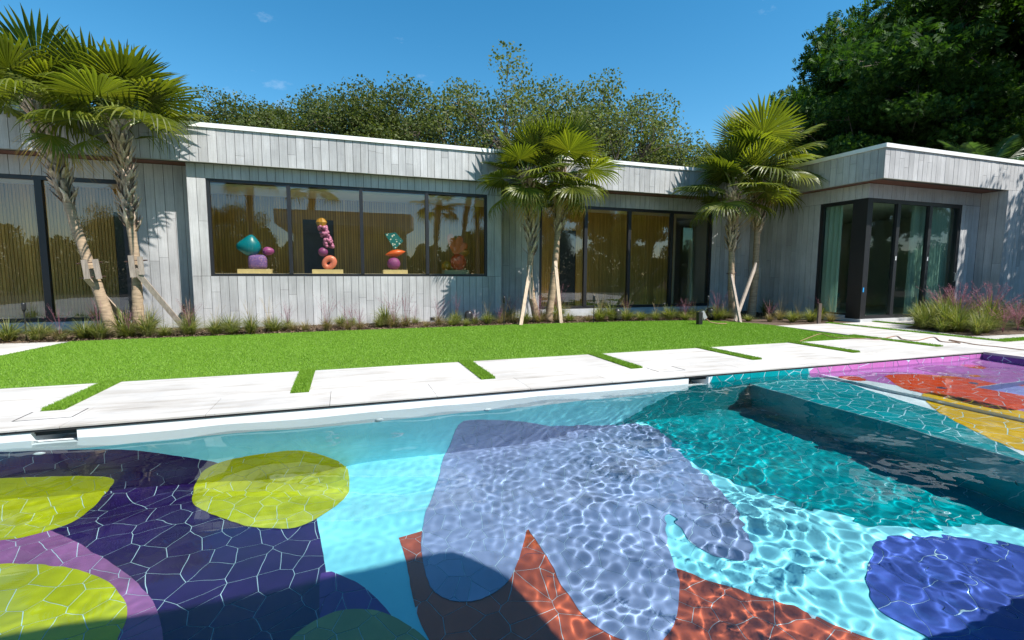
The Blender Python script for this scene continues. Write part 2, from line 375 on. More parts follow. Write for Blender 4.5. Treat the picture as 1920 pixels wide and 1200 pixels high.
poly_sheet('left_terrace', [(-6.69, 6.54), (-5.93, 6.54), (-4.86, 9.05), (-4.66, 10.60), (-12, 10.9), (-12, 8.92), (-6.69, 8.92)], 0, STONE, None, .05)['kind'] = 'structure'
bpy.data.objects['left_terrace'].name = 'terrace'
for i, s in enumerate(STR[1:] + [11.60, 13.10]):
    y1_ = 6.56 if i < 6 else (6.56 if i == 6 else (8.9 if i == 7 else 8.8))
    if i == 6: y1_ = 6.9
    ya = 5.35 if i < 8 else 7.3
    pl = [(s, ya), (s + SW, ya), (s + SW, y1_), (s, y1_)]
    st_ = poly_sheet('turf_strip', pl, .004, TURFB, None, .05)
    labs = ['grass strip nearest the left edge, beside the stone skimmer lid', 'second grass strip from the left, below the wall between window and lawn', 'grass strip pointing at the third sculpture, in the middle of the deck',
            'grass strip in front of the two central palms', 'grass strip between the central palms and the right palms', 'grass strip that starts in front of the right pair of palms', 'last grass strip at the right end of the lawn',
            'long grass strip running to the corner of the glazed doors', 'grass strip farthest right, beside the dark planting']
    tag(st_, labs[i], 'grass strip', 'green strips between the deck slabs')
    b_ = turf('grass_blades', pl, 7000 if i < 6 else 5000, .004, .016, .034, .008, st_); b_['kind'] = 'stuff'
pl = [(11.85, 5.36), (16, 5.36), (16, 5.59), (11.85, 5.59)]
st_ = poly_sheet('turf_strip', pl, .004, TURFB, None, .05); tag(st_, 'grass strip running along the pool deck before the pink grasses', 'grass strip', 'green strips between the deck slabs')
b_ = turf('grass_blades', pl, 9000, .004, .016, .034, .008, st_); b_['kind'] = 'stuff'
bed = poly_sheet('planting_bed', [(-9, 10.62), (-4.62, 10.57), (-2.7, 10.64), (0, 10.80), (4, 10.85), (7, 10.7), (8.6, 10.45), (9.35, 10.0), (9.75, 9.3), (9.80, 8.80), (12.7, 8.82), (12.7, 12.6), (-9, 12.6)], -.008, MULCH)
tag(bed, 'mulched planting bed along the house wall', kind='structure')
bed2 = poly_sheet('planting_bed', [(12.0, 6.05), (19.5, 5.5), (19.5, 8.15), (14.2, 8.15), (12.35, 7.5)], .006, MULCH); tag(bed2, 'mulched planting bed right of the stone path', kind='structure')
n = 26000; P = np.stack([rng.uniform(-7, 12.6, n), rng.uniform(10.3, 12.5, n)], 1); a = rng.uniform(0, PI, n); l_ = rng.uniform(.01, .04, n)
d = np.stack([np.cos(a), np.sin(a)], 1); pr = np.stack([-d[:, 1], d[:, 0]], 1)
keep = ~inpoly(P, LAWN) & (P[:, 1] > 10.62 - .0 * P[:, 0]); P, d, pr, l_ = P[keep], d[keep], pr[keep], l_[keep]; n = len(P)
V = np.zeros((n, 4, 3)); V[:, 0, :2] = P - d * l_[:, None]; V[:, 1, :2] = P + pr * .006; V[:, 2, :2] = P + d * l_[:, None]; V[:, 3, :2] = P - pr * .006
V[:, :, 2] = rng.uniform(0, .03, (n, 4))
CHIP = leafmat('mulch_chip', [(.06, .035, .02), (.14, .09, .055), (.30, .22, .14)], .05, .9)
tag(bigmesh('mulch_chips', V.reshape(-1, 3), np.arange(n * 4).reshape(-1, 4), CHIP), 'loose brown bark mulch and straw in the bed', 'mulch', kind='stuff')

# ------------------------------------------------------------------ pool shell
SK1 = (atZ(57, 803, 0).x, atZ(142, 797, 0).x); SK2 = (3.98, 4.285); ZL = -.035; ZB = -.42
ps = MB()
ps.add([(XL, YN, ZF), (XS + .02, YN, ZF), (XS + .02, YP, ZF), (XL, YP, ZF)], [(0, 1, 2, 3)])
ps.add([(XL, YP, ZF), (XS + .02, YP, ZF), (XS + .02, YP, ZB), (XL, YP, ZB)], [(0, 1, 2, 3)])
ps.add([(XL, YN, ZF), (XL, YP, ZF), (XL, YP, ZL), (XL, YN, ZL)], [(0, 1, 2, 3)])
ps.add([(XL, YN, ZF), (XR, YN, ZF), (XR, YN, ZL), (XL, YN, ZL)], [(0, 3, 2, 1)])
pool = ps.build('pool_shell', AQUA); tag(pool, 'swimming pool basin in water-tinted plaster with coloured mosaic floor', kind='structure')
wb = MB()
def wseg(x0, x1, z0=ZB, z1=ZL): wb.add([(x0, YP, z0), (x1, YP, z0), (x1, YP, z1), (x0, YP, z1)], [(0, 1, 2, 3)])
wseg(XL, SK1[0]); wseg(SK1[1], SK2[0]); wseg(SK2[1], XS); wseg(SK1[0], SK1[1], ZB, -.22); wseg(SK2[0], SK2[1], ZB, -.20)
for a_, b_, zb in ((SK1[0], SK1[1], -.22), (SK2[0], SK2[1], -.20)):
    D = .30
    wb.add([(a_, YP, zb), (b_, YP, zb), (b_ - .04, YP + D, zb + .06), (a_ + .09, YP + D, zb + .06), (a_, YP, ZL), (b_, YP, ZL), (b_ - .04, YP + D, ZL), (a_ + .09, YP + D, ZL)],
           [(0, 1, 2, 3), (0, 3, 7, 4), (1, 5, 6, 2), (3, 2, 6, 7), (4, 7, 6, 5)])
wb.build('shallow_tint_band', WHITEP, pool)  # left white to imitate how little shallow water tints the light
MB().box(XL, XR + .02, YP + .03, YP + .05, ZL - .02, -.046).build('shadow_gap', DARKG, pool)
MB().box(XL, XS + 4.86, YP - .006, YP + .035, ZL + .001, -.0145).build('gap_shade_strip', DARKG, pool)  # dark strip painted as the shadow line below the coping
sh = MB()
sh.add([(XS, YN, ZS), (XT, YN, ZS), (XT, YP, ZS), (XS, YP, ZS)], [(0, 1, 2, 3)])
sh.add([(XS, YN, ZF), (XS, YP, ZF), (XS, YP, ZS), (XS, YN, ZS)], [(0, 3, 2, 1)])
sh.add([(XT, YN, ZS), (XT, YP, ZS), (XT, YP, ZT), (XT, YN, ZT)], [(0, 3, 2, 1)])
SPX, SPY = 7.35, 3.62; ZP = -.62
sh.add([(XT, YN, ZT), (SPX, YN, ZT), (SPX, SPY, ZT), (XT, SPY, ZT)], [(0, 1, 2, 3)])
sh.add([(XT, SPY, ZT), (XR, SPY, ZT), (XR, YP, ZT), (XT, YP, ZT)], [(0, 1, 2, 3)])
sh.add([(SPX, YN, ZP), (XR, YN, ZP), (XR, SPY, ZP), (SPX, SPY, ZP)], [(0, 1, 2, 3)])
sh.add([(SPX, SPY, ZP), (XR, SPY, ZP), (XR, SPY, ZT), (SPX, SPY, ZT)], [(0, 1, 2, 3)])
sh.add([(SPX, YN, ZP), (SPX, SPY, ZP), (SPX, SPY, ZT), (SPX, YN, ZT)], [(0, 1, 2, 3)])
sh.add([(XS, YP, ZS), (XR, YP, ZS), (XR, YP, ZL), (XS, YP, ZL)], [(0, 1, 2, 3)])
sh.add([(XR, YN, ZP), (XR, YN, ZL), (XR, YP, ZL), (XR, YP, ZP)], [(0, 1, 2, 3)])
shelf = sh.build('tanning_shelf', WHITEP); tag(shelf, 'shallow tiled sun shelf with steps at the right of the pool', kind='structure')

# ------------------------------------------------------------------ broken-tile mosaic
def clip_half(poly, px, py, nx, ny):
    out = []; n = len(poly)
    for i in range(n):
        a, b_ = poly[i], poly[(i + 1) % n]
        da = (a[0] - px) * nx + (a[1] - py) * ny; db = (b_[0] - px) * nx + (b_[1] - py) * ny
        if da <= 0: out.append(a)
        if (da < 0 < db) or (db < 0 < da):
            t = da / (da - db); out.append((a[0] + (b_[0] - a[0]) * t, a[1] + (b_[1] - a[1]) * t))
    return out
def area(p): return .5 * sum(p[i][0] * p[(i + 1) % len(p)][1] - p[(i + 1) % len(p)][0] * p[i][1] for i in range(len(p)))
def voro(region, s, gap, asp=1.0, seed=1):
    r = random.Random(seed); xs = [p[0] for p in region]; ys = [p[1] for p in region]
    x0, x1, y0, y1 = min(xs) - s, max(xs) + s, min(ys) - s, max(ys) + s; sy = s / asp
    nx = int((x1 - x0) / s) + 1; ny = int((y1 - y0) / sy) + 1
    S = {}
    for j in range(ny):
        for i in range(nx):
            S[i, j] = (x0 + (i + .5 * (j % 2) + r.uniform(0, 1)) * s, y0 + (j + r.uniform(0, 1)) * sy)
    out = []
    for (i, j), (cx, cy_) in S.items():
        cell = [(cx - 2 * s, cy_ - 2 * s), (cx + 2 * s, cy_ - 2 * s), (cx + 2 * s, cy_ + 2 * s), (cx - 2 * s, cy_ + 2 * s)]
        hs_ = []
        for dj in range(-3, 4):
            for di in range(-3, 4):
                q = S.get((i + di, j + dj))
                if q is None or (di == 0 and dj == 0): continue
                dx, dy = q[0] - cx, q[1] - cy_; l = math.hypot(dx, dy)
                if l > 1e-6: hs_.append((l, dx / l, dy / l))
        hs_.sort()
        for l, ux, uy in hs_[:18]:
            k_ = l / 2 - gap / 2; cell = clip_half(cell, cx + ux * k_, cy_ + uy * k_, ux, uy)
            if len(cell) < 3: break
        if len(cell) < 3: continue
        # clip region by the convex cell
        if area(cell) < 0: cell = cell[::-1]
        pc = region; n = len(cell)
        for q in range(n):
            a, b_ = cell[q], cell[(q + 1) % n]; ex, ey = b_[0] - a[0], b_[1] - a[1]
            pc = clip_half(pc, a[0], a[1], ey, -ex)
            if len(pc) < 3: break
        if len(pc) >= 3 and abs(area(pc)) > s * s * .02: out.append(pc)
    return out
def smooth_poly(p, it=2):
    for _ in range(it):
        q = []
        for i in range(len(p)):
            a, b_ = p[i], p[(i + 1) % len(p)]
            q += [(a[0] * .75 + b_[0] * .25, a[1] * .75 + b_[1] * .25), (a[0] * .25 + b_[0] * .75, a[1] * .25 + b_[1] * .75)]
        p = q
    return p
NT = [0]
RECV = [pool, shelf]
def patch(parent, region, to3, nrm, color, h, s=.19, gap=.011, asp=1.15, seed=1, covers=(), single=True, label=None):
    """region in surface coordinates (u, v); to3(u, v, height) -> point"""
    if area(region) < 0: region = region[::-1]
    n = len(region)
    bedm = mesh('mosaic_patch', [to3(u, v, h) for u, v in region], [tuple(range(n))], GROUT, parent); RECV.append(bedm)
    bedm['label'] = label or (color + ' broken tile mosaic patch')
    tiles = voro(region, s, gap, asp, seed); th = .004; merged = MB()
    for t in tiles:
        if any(inpoly(np.array(t), c_).all() for c_ in covers): continue
        k_ = len(t); hh = h + th
        top = [to3(u, v, hh) for u, v in t]; bot = [to3(u, v, h + .0005) for u, v in t]
        fs = [tuple(range(k_))] + [(i, i + k_, (i + 1) % k_ + k_, (i + 1) % k_) for i in range(k_)]
        if single:
            cen = sum((Vector(q) for q in top), Vector()) / k_
            o = mesh('mosaic_tile', [Vector(q) - cen for q in top + bot], fs, TC[color], bedm); o.location = cen
            RECV.append(o); NT[0] += 1
        else: merged.add(top + bot, fs)
    if not single and merged.v:
        o = merged.build('mosaic_tiles', TC[color], bedm); o['kind'] = 'stuff'; RECV.append(o)
    return bedm
def fl(px, z=ZF): return [tuple(wZ(x, y, z)[:2]) for x, y in px]
def clipY(p, y): return clip_half(p, 0, y, 0, 1)
fp = lambda u, v, h: (u, v, ZF + h)
wp = lambda u, v, h: (u, YP - h, v)
PX = dict(
 navy=[(-300, 850), (0, 848), (60, 845), (140, 843), (240, 843), (330, 850), (400, 862), (440, 875), (520, 900), (575, 945), (597, 985), (605, 1020), (612, 1075), (628, 1130), (630, 1165), (632, 1270), (250, 1270), (-100, 1270), (-300, 1200)],
 purple=[(-300, 985), (0, 985), (75, 985), (105, 1000), (150, 1032), (215, 1055), (262, 1085), (292, 1122), (305, 1160), (308, 1270), (-300, 1270)],
 lime1=[(-220, 930), (-80, 900), (0, 895), (60, 890), (150, 890), (213, 897), (214, 914), (190, 940), (150, 975), (100, 995), (40, 1012), (0, 1018), (-120, 1025), (-230, 990)],
 lime2=[(353, 940), (358, 910), (375, 885), (410, 865), (460, 852), (520, 846), (580, 846), (630, 860), (660, 880), (664, 905), (655, 930), (630, 955), (595, 975), (560, 990), (500, 993), (430, 988), (380, 975), (357, 957)],
 lime3=[(-200, 1080), (-60, 1072), (0, 1070), (60, 1067), (130, 1067), (190, 1078), (225, 1100), (243, 1130), (238, 1160), (215, 1200), (205, 1270), (-200, 1270)],
 plum=[(600, 1068), (640, 1082), (673, 1095), (703, 1115), (723, 1133), (745, 1160), (775, 1270), (605, 1270), (605, 1130)],
 sage=[(545, 1200), (580, 1172), (620, 1150), (660, 1141), (700, 1141), (735, 1150), (775, 1172), (805, 1200), (850, 1270), (500, 1270)],
 lavender=[(865, 790), (850, 815), (828, 860), (818, 900), (810, 940), (797, 965), (790, 1000), (787, 1030), (790, 1070), (800, 1100), (820, 1120), (850, 1130), (890, 1128), (920, 1115), (950, 1095), (970, 1060), (982, 1020), (987, 990), (998, 1010), (1020, 1040), (1035, 1065), (1045, 1085), (1070, 1120), (1090, 1150), (1115, 1175), (1150, 1195), (1190, 1213), (1240, 1210), (1262, 1185), (1272, 1150), (1275, 1100), (1265, 1055), (1250, 1000), (1250, 968), (1280, 993), (1300, 1013), (1337, 1038), (1380, 1048), (1412, 1037), (1405, 1010), (1385, 975), (1365, 940), (1340, 905), (1310, 878), (1285, 855), (1262, 835), (1245, 815), (1225, 802), (1190, 797), (1150, 797), (1080, 800), (1030, 800), (1000, 795), (970, 790), (930, 788), (890, 787)],
 russet=[(745, 1008), (880, 960), (987, 920), (1120, 985), (1270, 1060), (1313, 1078), (1347, 1088), (1397, 1108), (1447, 1122), (1493, 1142), (1530, 1163), (1563, 1177), (1613, 1193), (1680, 1222), (1740, 1270), (826, 1270), (812, 1210), (790, 1165), (775, 1120), (760, 1070)],
 violet=[(1622, 1065), (1635, 1035), (1660, 1015), (1700, 1006), (1750, 1008), (1800, 1015), (1850, 1020), (1920, 1035), (2000, 1060), (2080, 1120), (2080, 1290), (1800, 1270), (1755, 1212), (1720, 1185), (1690, 1165), (1655, 1145), (1636, 1120), (1624, 1092)])
F = {k_: (smooth_poly(fl(v), 2) if k_ not in ('lavender', 'russet') else smooth_poly(fl(v), 1) if k_ == 'lavender' else fl(v)) for k_, v in PX.items()}
W = {k_: smooth_poly([tuple((q.x, q.z)) for q in (wY(x, y) for x, y in v)], 2 if k_ != 'lavender' else 1) for k_, v in PX.items() if k_ in ('navy', 'lavender', 'lime1', 'lime2')}
cl = lambda p: clipY(p, YP - .002)
LM = [F['lime1'], F['lime2'], F['lime3']]
patch(pool, cl(F['navy']), fp, None, 'navy', .001, .18, .0044, 1.1, 3, LM + [F['purple'], F['plum'], F['sage']])
patch(pool, F['purple'], fp, None, 'purple', .007, .185, .0044, 1.1, 4, [F['lime1'], F['lime3']])
patch(pool, F['plum'], fp, None, 'plum', .004, .19, .0044, 1.1, 5, [F['sage']])
patch(pool, F['lime1'], fp, None, 'lime', .013, .165, .0042, 1.1, 6, (), label='lime yellow mosaic spot at the left edge of the dark patch')
patch(pool, F['lime2'], fp, None, 'lime', .013, .16, .0042, 1.1, 7, (), label='lime yellow mosaic spot nearest the pool centre')
patch(pool, F['lime3'], fp, None, 'lime', .013, .17, .0044, 1.1, 8, (), label='lime yellow mosaic spot in the near left corner')
patch(pool, F['sage'], fp, None, 'sage', .010, .19, .0045, 1.1, 9)
patch(pool, F['russet'], fp, None, 'russet', .001, .195, .0044, 1.1, 10, [F['lavender']])
patch(pool, cl(F['lavender']), fp, None, 'lavender', .007, .16, .0040, 1.1, 11)
patch(pool, [(min(u, XS - .03), max(v, YN + .01)) for u, v in F['violet']], fp, None, 'violet', .007, .25, .0045, 1.1, 12)
tealp = fl([(1207, 792), (1240, 812), (1262, 835), (1285, 855), (1320, 875), (1380, 897), (1430, 917), (1480, 940), (1530, 957), (1580, 970), (1630, 983), (1680, 988), (1747, 989), (1827, 986)])
tealp = clipY(tealp + [(4.93, 1.80), (4.93, 5.2), (2.9, 5.6)], YP - .002)
patch(pool, tealp, fp, None, 'teal', .004, .22, .0045, 1.1, 13, [F['lavender']], single=False)
# mosaics on the far wall
zc = lambda p: clip_half(clip_half(p, 0, ZF + .003, 0, -1), 0, ZW - .02, 0, 1)
W['navy'] = [(u, v) for u, v in W['navy']]
nav = clip_half(zc(W['navy']), XL + .01, 0, -1, 0)
patch(pool, nav, wp, None, 'navy', .002, .21, .0055, 1.1, 23, single=False)
patch(pool, zc(W['lavender']), wp, None, 'lavender', .002, .20, .0055, 1.1, 24, single=False)
patch(pool, zc(W['lime1']), wp, None, 'lime', .007, .18, .005, 1.1, 54, single=False)
patch(pool, zc(W['lime2']), wp, None, 'lime', .007, .18, .005, 1.1, 55, single=False)
tw = [(4.03, ZL - .002), (4.02, -.3)]
for x, y in ((1270, 752), (1240, 775), (1207, 795)):
    q = wY(x, y); tw.append((q.x, max(q.z, ZF)))
tw = [(4.31, ZL - .002), (4.31, -.19), (4.06, -.22), (3.85, -.42), (3.45, -.85), (3.12, -1.2), (2.95, ZF), (XS - .002, ZF), (XS - .002, ZL - .002)]
patch(pool, tw, wp, None, 'teal', .003, .22, .011, 1.0, 25, single=False)
patch(shelf, [(XS + .002, ZS + .003), (5.994, ZS + .003), (5.994, ZL - .002), (XS + .002, ZL - .002)], wp, None, 'teal', .003, .20, .012, 1.0, 26, single=False)
patch(shelf, [(5.996, ZS + .003), (XR - .003, ZS + .003), (XR - .003, ZL - .002), (5.996, ZL - .002)], wp, None, 'pink', .003, .20, .012, 1.0, 27, single=False)
patch(shelf, [(YN + .01, ZP), (YP - .01, ZP), (YP - .01, ZL - .002), (YN + .01, ZL - .002)], lambda u, v, h: (XR - h, u, v), None, 'plum', .003, .22, .012, 1.0, 28, single=False)
patch(shelf, [(YN + .01, ZF + .01), (YP - .01, ZF + .01), (YP - .01, ZS - .004), (YN + .01, ZS - .004)], lambda u, v, h: (XS - h, u, v), None, 'teal', .003, .24, .005, 1.0, 29, single=False)
# shelf floor
s1 = lambda u, v, h: (u, v, ZS + h); s2 = lambda u, v, h: (u, v, ZT + h); s3 = lambda u, v, h: (u, v, ZP + h)
def cx0(p, x): return clip_half(p, x, 0, -1, 0)
def cx1(p, x): return clip_half(p, x, 0, 1, 0)
tl = fl([(1600, 722), (1757, 772), (1815, 802), (1870, 825), (1920, 856)], ZS)
t1 = [(XS + .004, YP - .006), (XT - .06, YP - .006)] + tl + [(XS + .6, YN + .3), (XS + .004, YN + .3)]
t1 = [(min(max(u, XS + .004), XT - .005), v) for u, v in t1]
patch(shelf, t1, s1, None, 'teal', .002, .18, .009, 1.25, 31, single=True)
yl = fl([(1735, 752), (1760, 775), (1790, 790), (1815, 802), (1865, 825), (1895, 838), (1935, 850), (1990, 880), (2050, 870), (2000, 800), (1850, 772), (1790, 760), (1740, 748)], ZS)
yl = cx1(yl, XT - .004); patch(shelf, yl, s1, None, 'yellow', .006, .20, .009, 1.1, 32, single=False)
y2 = fl([(1725, 749), (1731, 738), (1745, 736), (1800, 745), (1850, 756), (1920, 772), (2050, 800), (2050, 830), (1920, 792), (1800, 765)], ZT)
y2 = cx0(cx1(y2, SPX - .004), XT + .004); patch(shelf, y2, s2, None, 'yellow', .006, .20, .009, 1.1, 33, single=False)
pk = fl([(1530, 700), (1640, 716), (1690, 724), (1720, 735), (1735, 740), (1800, 752), (1920, 778), (2000, 800)], ZT) + [(SPX - .002, YN + .5), (SPX - .002, YP - .5), (XR - .004, YP - .5), (XR - .004, YP - .006)]
pk = [(max(u, XT + .03), min(v, YP - .006)) for u, v in pk]
pk1 = clip_half(pk, 0, SPY + .004, 0, -1); pk2 = cx1(clip_half(pk, 0, SPY + .004, 0, 1), SPX - .004)
patch(shelf, [(SPX + .004, SPY + .005), (XR - .004, SPY + .005), (XR - .004, YP - .006), (SPX + .004, YP - .006)], s2, None, 'pink', .0002, .20, .008, 1.1, 64, single=False)
patch(shelf, pk1, s2, None, 'pink', .001, .20, .008, 1.1, 34, single=False)
patch(shelf, pk2, s2, None, 'pink', .001, .20, .008, 1.1, 44, single=False)
def blob(px, color, h, to3=s2, z=ZT, seed=1, s=.2, lo=None):
    p = smooth_poly(fl(px, z), 1); p = [(min(max(u, XT + .01), XR - .01), min(v, YP - .01)) for u, v in p]
    if lo: p = clip_half(p, 0, SPY + .004, 0, -1) if lo == 'up' else cx1(clip_half(p, 0, SPY + .004, 0, 1), SPX - .004)
    if len(p) > 2: patch(shelf, p, to3, None, color, h, s, .008, 1.1, seed, single=False)
red = [(1655, 704), (1668, 712), (1680, 722), (1700, 731), (1728, 737), (1755, 742), (1800, 754), (1890, 772), (1930, 765), (1925, 740), (1890, 724), (1840, 714), (1800, 707), (1745, 703), (1700, 702)]
blob(red, 'scarlet', .006, seed=35, lo='up'); blob(red, 'scarlet', .006, seed=45, lo='down')
blob([(1565, 706), (1600, 705), (1625, 710), (1622, 716), (1590, 713)], 'scarlet', .006, seed=36)
blob([(1795, 683), (1830, 684), (1852, 690), (1840, 693), (1812, 690)], 'scarlet', .006, seed=37)
blob([(1815, 702), (1838, 703), (1840, 707), (1822, 707)], 'scarlet', .006, seed=38)
sp = [(SPX + .004, YN + .3), (XR - .004, YN + .3), (XR - .004, SPY - .004), (SPX + .004, SPY - .004)]
patch(shelf, sp, s3, None, 'periwinkle', .001, .22, .009, 1.1, 39, single=False)
rb = fl([(1700, 735), (1890, 738), (1875, 765), (1700, 745)], ZP); rb = [(min(max(u, SPX + .006), XR - .01), min(v, SPY - .006)) for u, v in rb]
patch(shelf, rb, s3, None, 'scarlet', .006, .2, .009, 1.1, 40, single=False)
rb = smooth_poly(fl([(1905, 716), (1940, 716), (1950, 724), (1910, 727)], ZP)); patch(shelf, rb, s3, None, 'scarlet', .006, .2, .009, 1.1, 41, single=False)
patch(shelf, [(SPX + .004, ZP + .004), (XR - .004, ZP + .004), (XR - .004, ZT - .004), (SPX + .004, ZT - .004)], lambda u, v, h: (u, SPY - h, v), None, 'periwinkle', .002, .2, .009, 1.1, 42, single=False)
for (x, y, z) in ((1766, 727, ZT), (1825, 719, ZT)):
    q = wZ(x, y, z); o = MB().lathe([(.0, .035), (.03, .03), (.045, .012), (.05, 0)], 12).build('shelf_nozzle', WHITEP, shelf, True); o.location = q + Vector((0, 0, .012))
for (x, y) in ((75, 850), (712, 786), (915, 768)):
    q = wY(x, y); o = MB().lathe([(.0, .02), (.02, .018), (.035, .012), (.04, 0)], 12).build('return_nozzle', WHITEP, pool, True)
    o.location = (q.x, YP - .002, q.z); o.rotation_euler = (PI / 2, 0, 0)

# water surface
dx = .0128; nx = int((XR - XL) / dx); ny = int((YP - YN) / dx)
X = np.linspace(XL + .001, XR - .001, nx); Y = np.linspace(YN + .001, YP - .001, ny); GX, GY = np.meshgrid(X, Y)
Z = np.zeros_like(GX); wr = np.random.RandomState(5)
def sstep(a, b_, t): t = np.clip((t - a) / (b_ - a), 0, 1); return t * t * (3 - 2 * t)
CH = sstep(.2, 4.2, GX + .25 * (3 - GY)) * (1 - .62 * sstep(3.6, 4.6, GX)) * (1 - .4 * sstep(5.2, 6.6, GX)) * (1 - .35 * sstep(3.2, 4.6, GY)); CALM = 1 - .3 * CH
MOD = .8 + .35 * np.sin(GX * 1.7 + 1.3 * np.sin(GY * 1.4)) * np.sin(GY * 1.9 + .8 * GX) + .22 * np.sin(GX * 4.1 - GY * 3.3 + 1); CH = CH * np.clip(MOD, .25, 1.4)
for k_ in range(46):
    lam = wr.uniform(.5, 1.6); a = wr.normal(1.35, .75); amp = .00098 * lam
    Z += CALM * amp * np.sin(2 * PI / lam * (GX * np.cos(a) + GY * np.sin(a)) + wr.uniform(0, 6.3))
for k_ in range(110):
    lam = .075 + .27 * wr.uniform(0, 1) ** 1.7; a = wr.uniform(0, 2 * PI); amp = .00080 * lam
    ph = .9 * np.sin(GX * wr.uniform(.6, 1.6) + wr.uniform(0, 6)) + .9 * np.sin(GY * wr.uniform(.6, 1.6) + wr.uniform(0, 6))
    Z += (CH * .9 + .10) * amp * np.sin(2 * PI / lam * (GX * np.cos(a) + GY * np.sin(a)) + wr.uniform(0, 6.3) + ph)
Z += ZW
V = np.stack([GX, GY, Z], -1).reshape(-1, 3)
i_, j_ = np.meshgrid(np.arange(nx - 1), np.arange(ny - 1)); b0 = (j_ * nx + i_).ravel()
Fq = np.stack([b0, b0 + 1, b0 + nx + 1, b0 + nx], 1)
m = bpy.data.materials.new('pool_water'); m.use_nodes = True; N = m.node_tree.nodes; L = m.node_tree.links; N.clear()
o_ = N.new('ShaderNodeOutputMaterial'); gl = N.new('ShaderNodeBsdfGlass'); gl.inputs['IOR'].default_value = 1.33; gl.inputs['Roughness'].default_value = 0
gl.inputs[0].default_value = (.90, .985, 1, 1); L.new(gl.outputs[0], o_.inputs[0])
water = bigmesh('pool_water', V, Fq, m, smooth=True); tag(water, 'clear rippled pool water', kind='structure')
water.cycles.is_caustics_caster = True
for o in RECV: o.cycles.is_caustics_receiver = True
for o in pool.children_recursive: o.cycles.is_caustics_receiver = True

# ------------------------------------------------------------------ the house
house = empty('house', (4, 12.5, 0))
tag(house, 'low grey concrete house with board marked walls, overhanging flat roof and black framed windows', 'house')
def hpart(mb, name, mat_, parent=None, smooth=False):
    o = mb.build(name, mat_, parent or house, smooth)
    if parent is None: o.location = -house.location
    return o
def board(parent, x0, x1, y0, y1, z0, z1):
    return piece('board', x0, x1, y0, y1, z0, z1, CONC, parent)
BW = .172; br = random.Random(21)
def boards(parent, axis, a0, a1, plane, out, z0, z1, merged=False, split=.3):
    """a run of vertical boards; axis 'x' faces -Y, axis 'y' faces -X"""
    n = max(1, round((a1 - a0) / BW)); w = (a1 - a0) / n; mbs = MB()
    for i in range(n):
        p, q = a0 + i * w + .0045, a0 + (i + 1) * w - .0045; t = out + br.uniform(-.003, .003)
        cuts = [z0, z1]
        if (z1 - z0) > .5 and br.random() < split: cuts = [z0, z0 + (z1 - z0) * br.uniform(.2, .8), z1]
        if (z1 - z0) > 2 and br.random() < .4: cuts = sorted(set(cuts + [z0 + (z1 - z0) * br.uniform(.15, .85)]))
        for c0, c1 in zip(cuts[:-1], cuts[1:]):
            c0 += .0025; c1 -= .0025
            if axis == 'x': bx = (p, q, plane - t, plane + .01, c0, c1)
            else: bx = (plane - t, plane + .01, p, q, c0, c1)
            if merged: mbs.box(*bx)
            else: board(parent, *bx)
    if merged:
        o = mbs.build('boards', CONC, parent); o['kind'] = 'stuff'
T = .016
YF_, YB_, YW_ = 11.98, 12.15, 12.55
XC, XW, YRF, YRW, XE = 12.29, 12.69, 8.198, 8.794, 17.25
Z0, Z1, ZC0, ZC1 = 3.556, 4.265, 4.268, 4.36
f = MB().box(-9.5, XC + .2, YF_ + T, YF_ + .2, Z0 + .004, Z1).box(XC + T, XC + .2, YRF + .2, YF_ + T, Z0 + .004, Z1).box(XC + T, 21, YRF + T, YRF + .2, Z0 + .004, Z1)
fas = hpart(f, 'fascia', JOINT); fas.location = (0, 0, 0); fas.parent = None
def reparent(o): o.parent = house; o.matrix_parent_inverse = Matrix.Translation(-house.location); return o
reparent(fas)
boards(fas, 'x', -6.6, XC, YF_ + T, T, Z0, Z1)
boards(fas, 'x', -9.5, -6.6, YF_ + T, T, Z0, Z1, True)
boards(fas, 'y', YRF, YF_, XC + T, T, Z0, Z1)
boards(fas, 'x', XC - .0, XE, YRF + T, T, Z0, Z1)
boards(fas, 'x', XE, 21, YRF + T, T, Z0, Z1, True)
def P(mb, name, mat_, parent=None, smooth=False):
    o = mb.build(name, mat_, parent, smooth)
    return o if parent else reparent(o)
P(MB().box(-9.5, XC - .04, YF_ - .035, YF_ + .3, ZC0, ZC1).box(XC - .035, XC + .3, YRF - .035, YF_ + .3, ZC0, ZC1 + .001).box(XC + .3, 21, YRF - .033, YRF + .3, ZC0, ZC1), 'roof_coping', WHITEM)
P(MB().box(-9.5, XC + .3, YF_ + .3, 24, 4.1, 4.30).box(XC + .3, 21, YRF + .3, 24, 4.1, 4.302), 'roof', ROOF)
P(MB().box(-9.5, XC + .05, YF_ + .0, YF_ + .075, Z0 - .004, Z0 + .003).box(XC + .0, XC + .075, YRF + .0, YF_, Z0 - .004, Z0 + .003).box(XC + .075, XE, YRF, YRF + .075, Z0 - .004, Z0 + .003), 'drip_edge', DRIP)
P(MB().box(-9.5, XC + .2, YF_ + .075, 12.9, Z0 + .005, Z0 + .03).box(XC + .075, 17.3, YRF + .075, 9.2, Z0 + .0055, Z0 + .031).box(XC + .075, 13.2, 9.2, YF_ + .075, Z0 + .006, Z0 + .032), 'soffit', SOFFIT)

W1 = (-9.4, -4.36, .20, 3.17); W2 = (-2.755, 3.54, 1.16, 3.25); W3 = (5.19, 11.14, .215, 3.165)
wl = MB(); B = T
# recessed wall left of the bay
wl.box(-9.5, -3.1, YW_ + B, YW_ + .25, 3.17, 3.62).box(-4.36, -3.1, YW_ + B, YW_ + .25, -.05, 3.17)
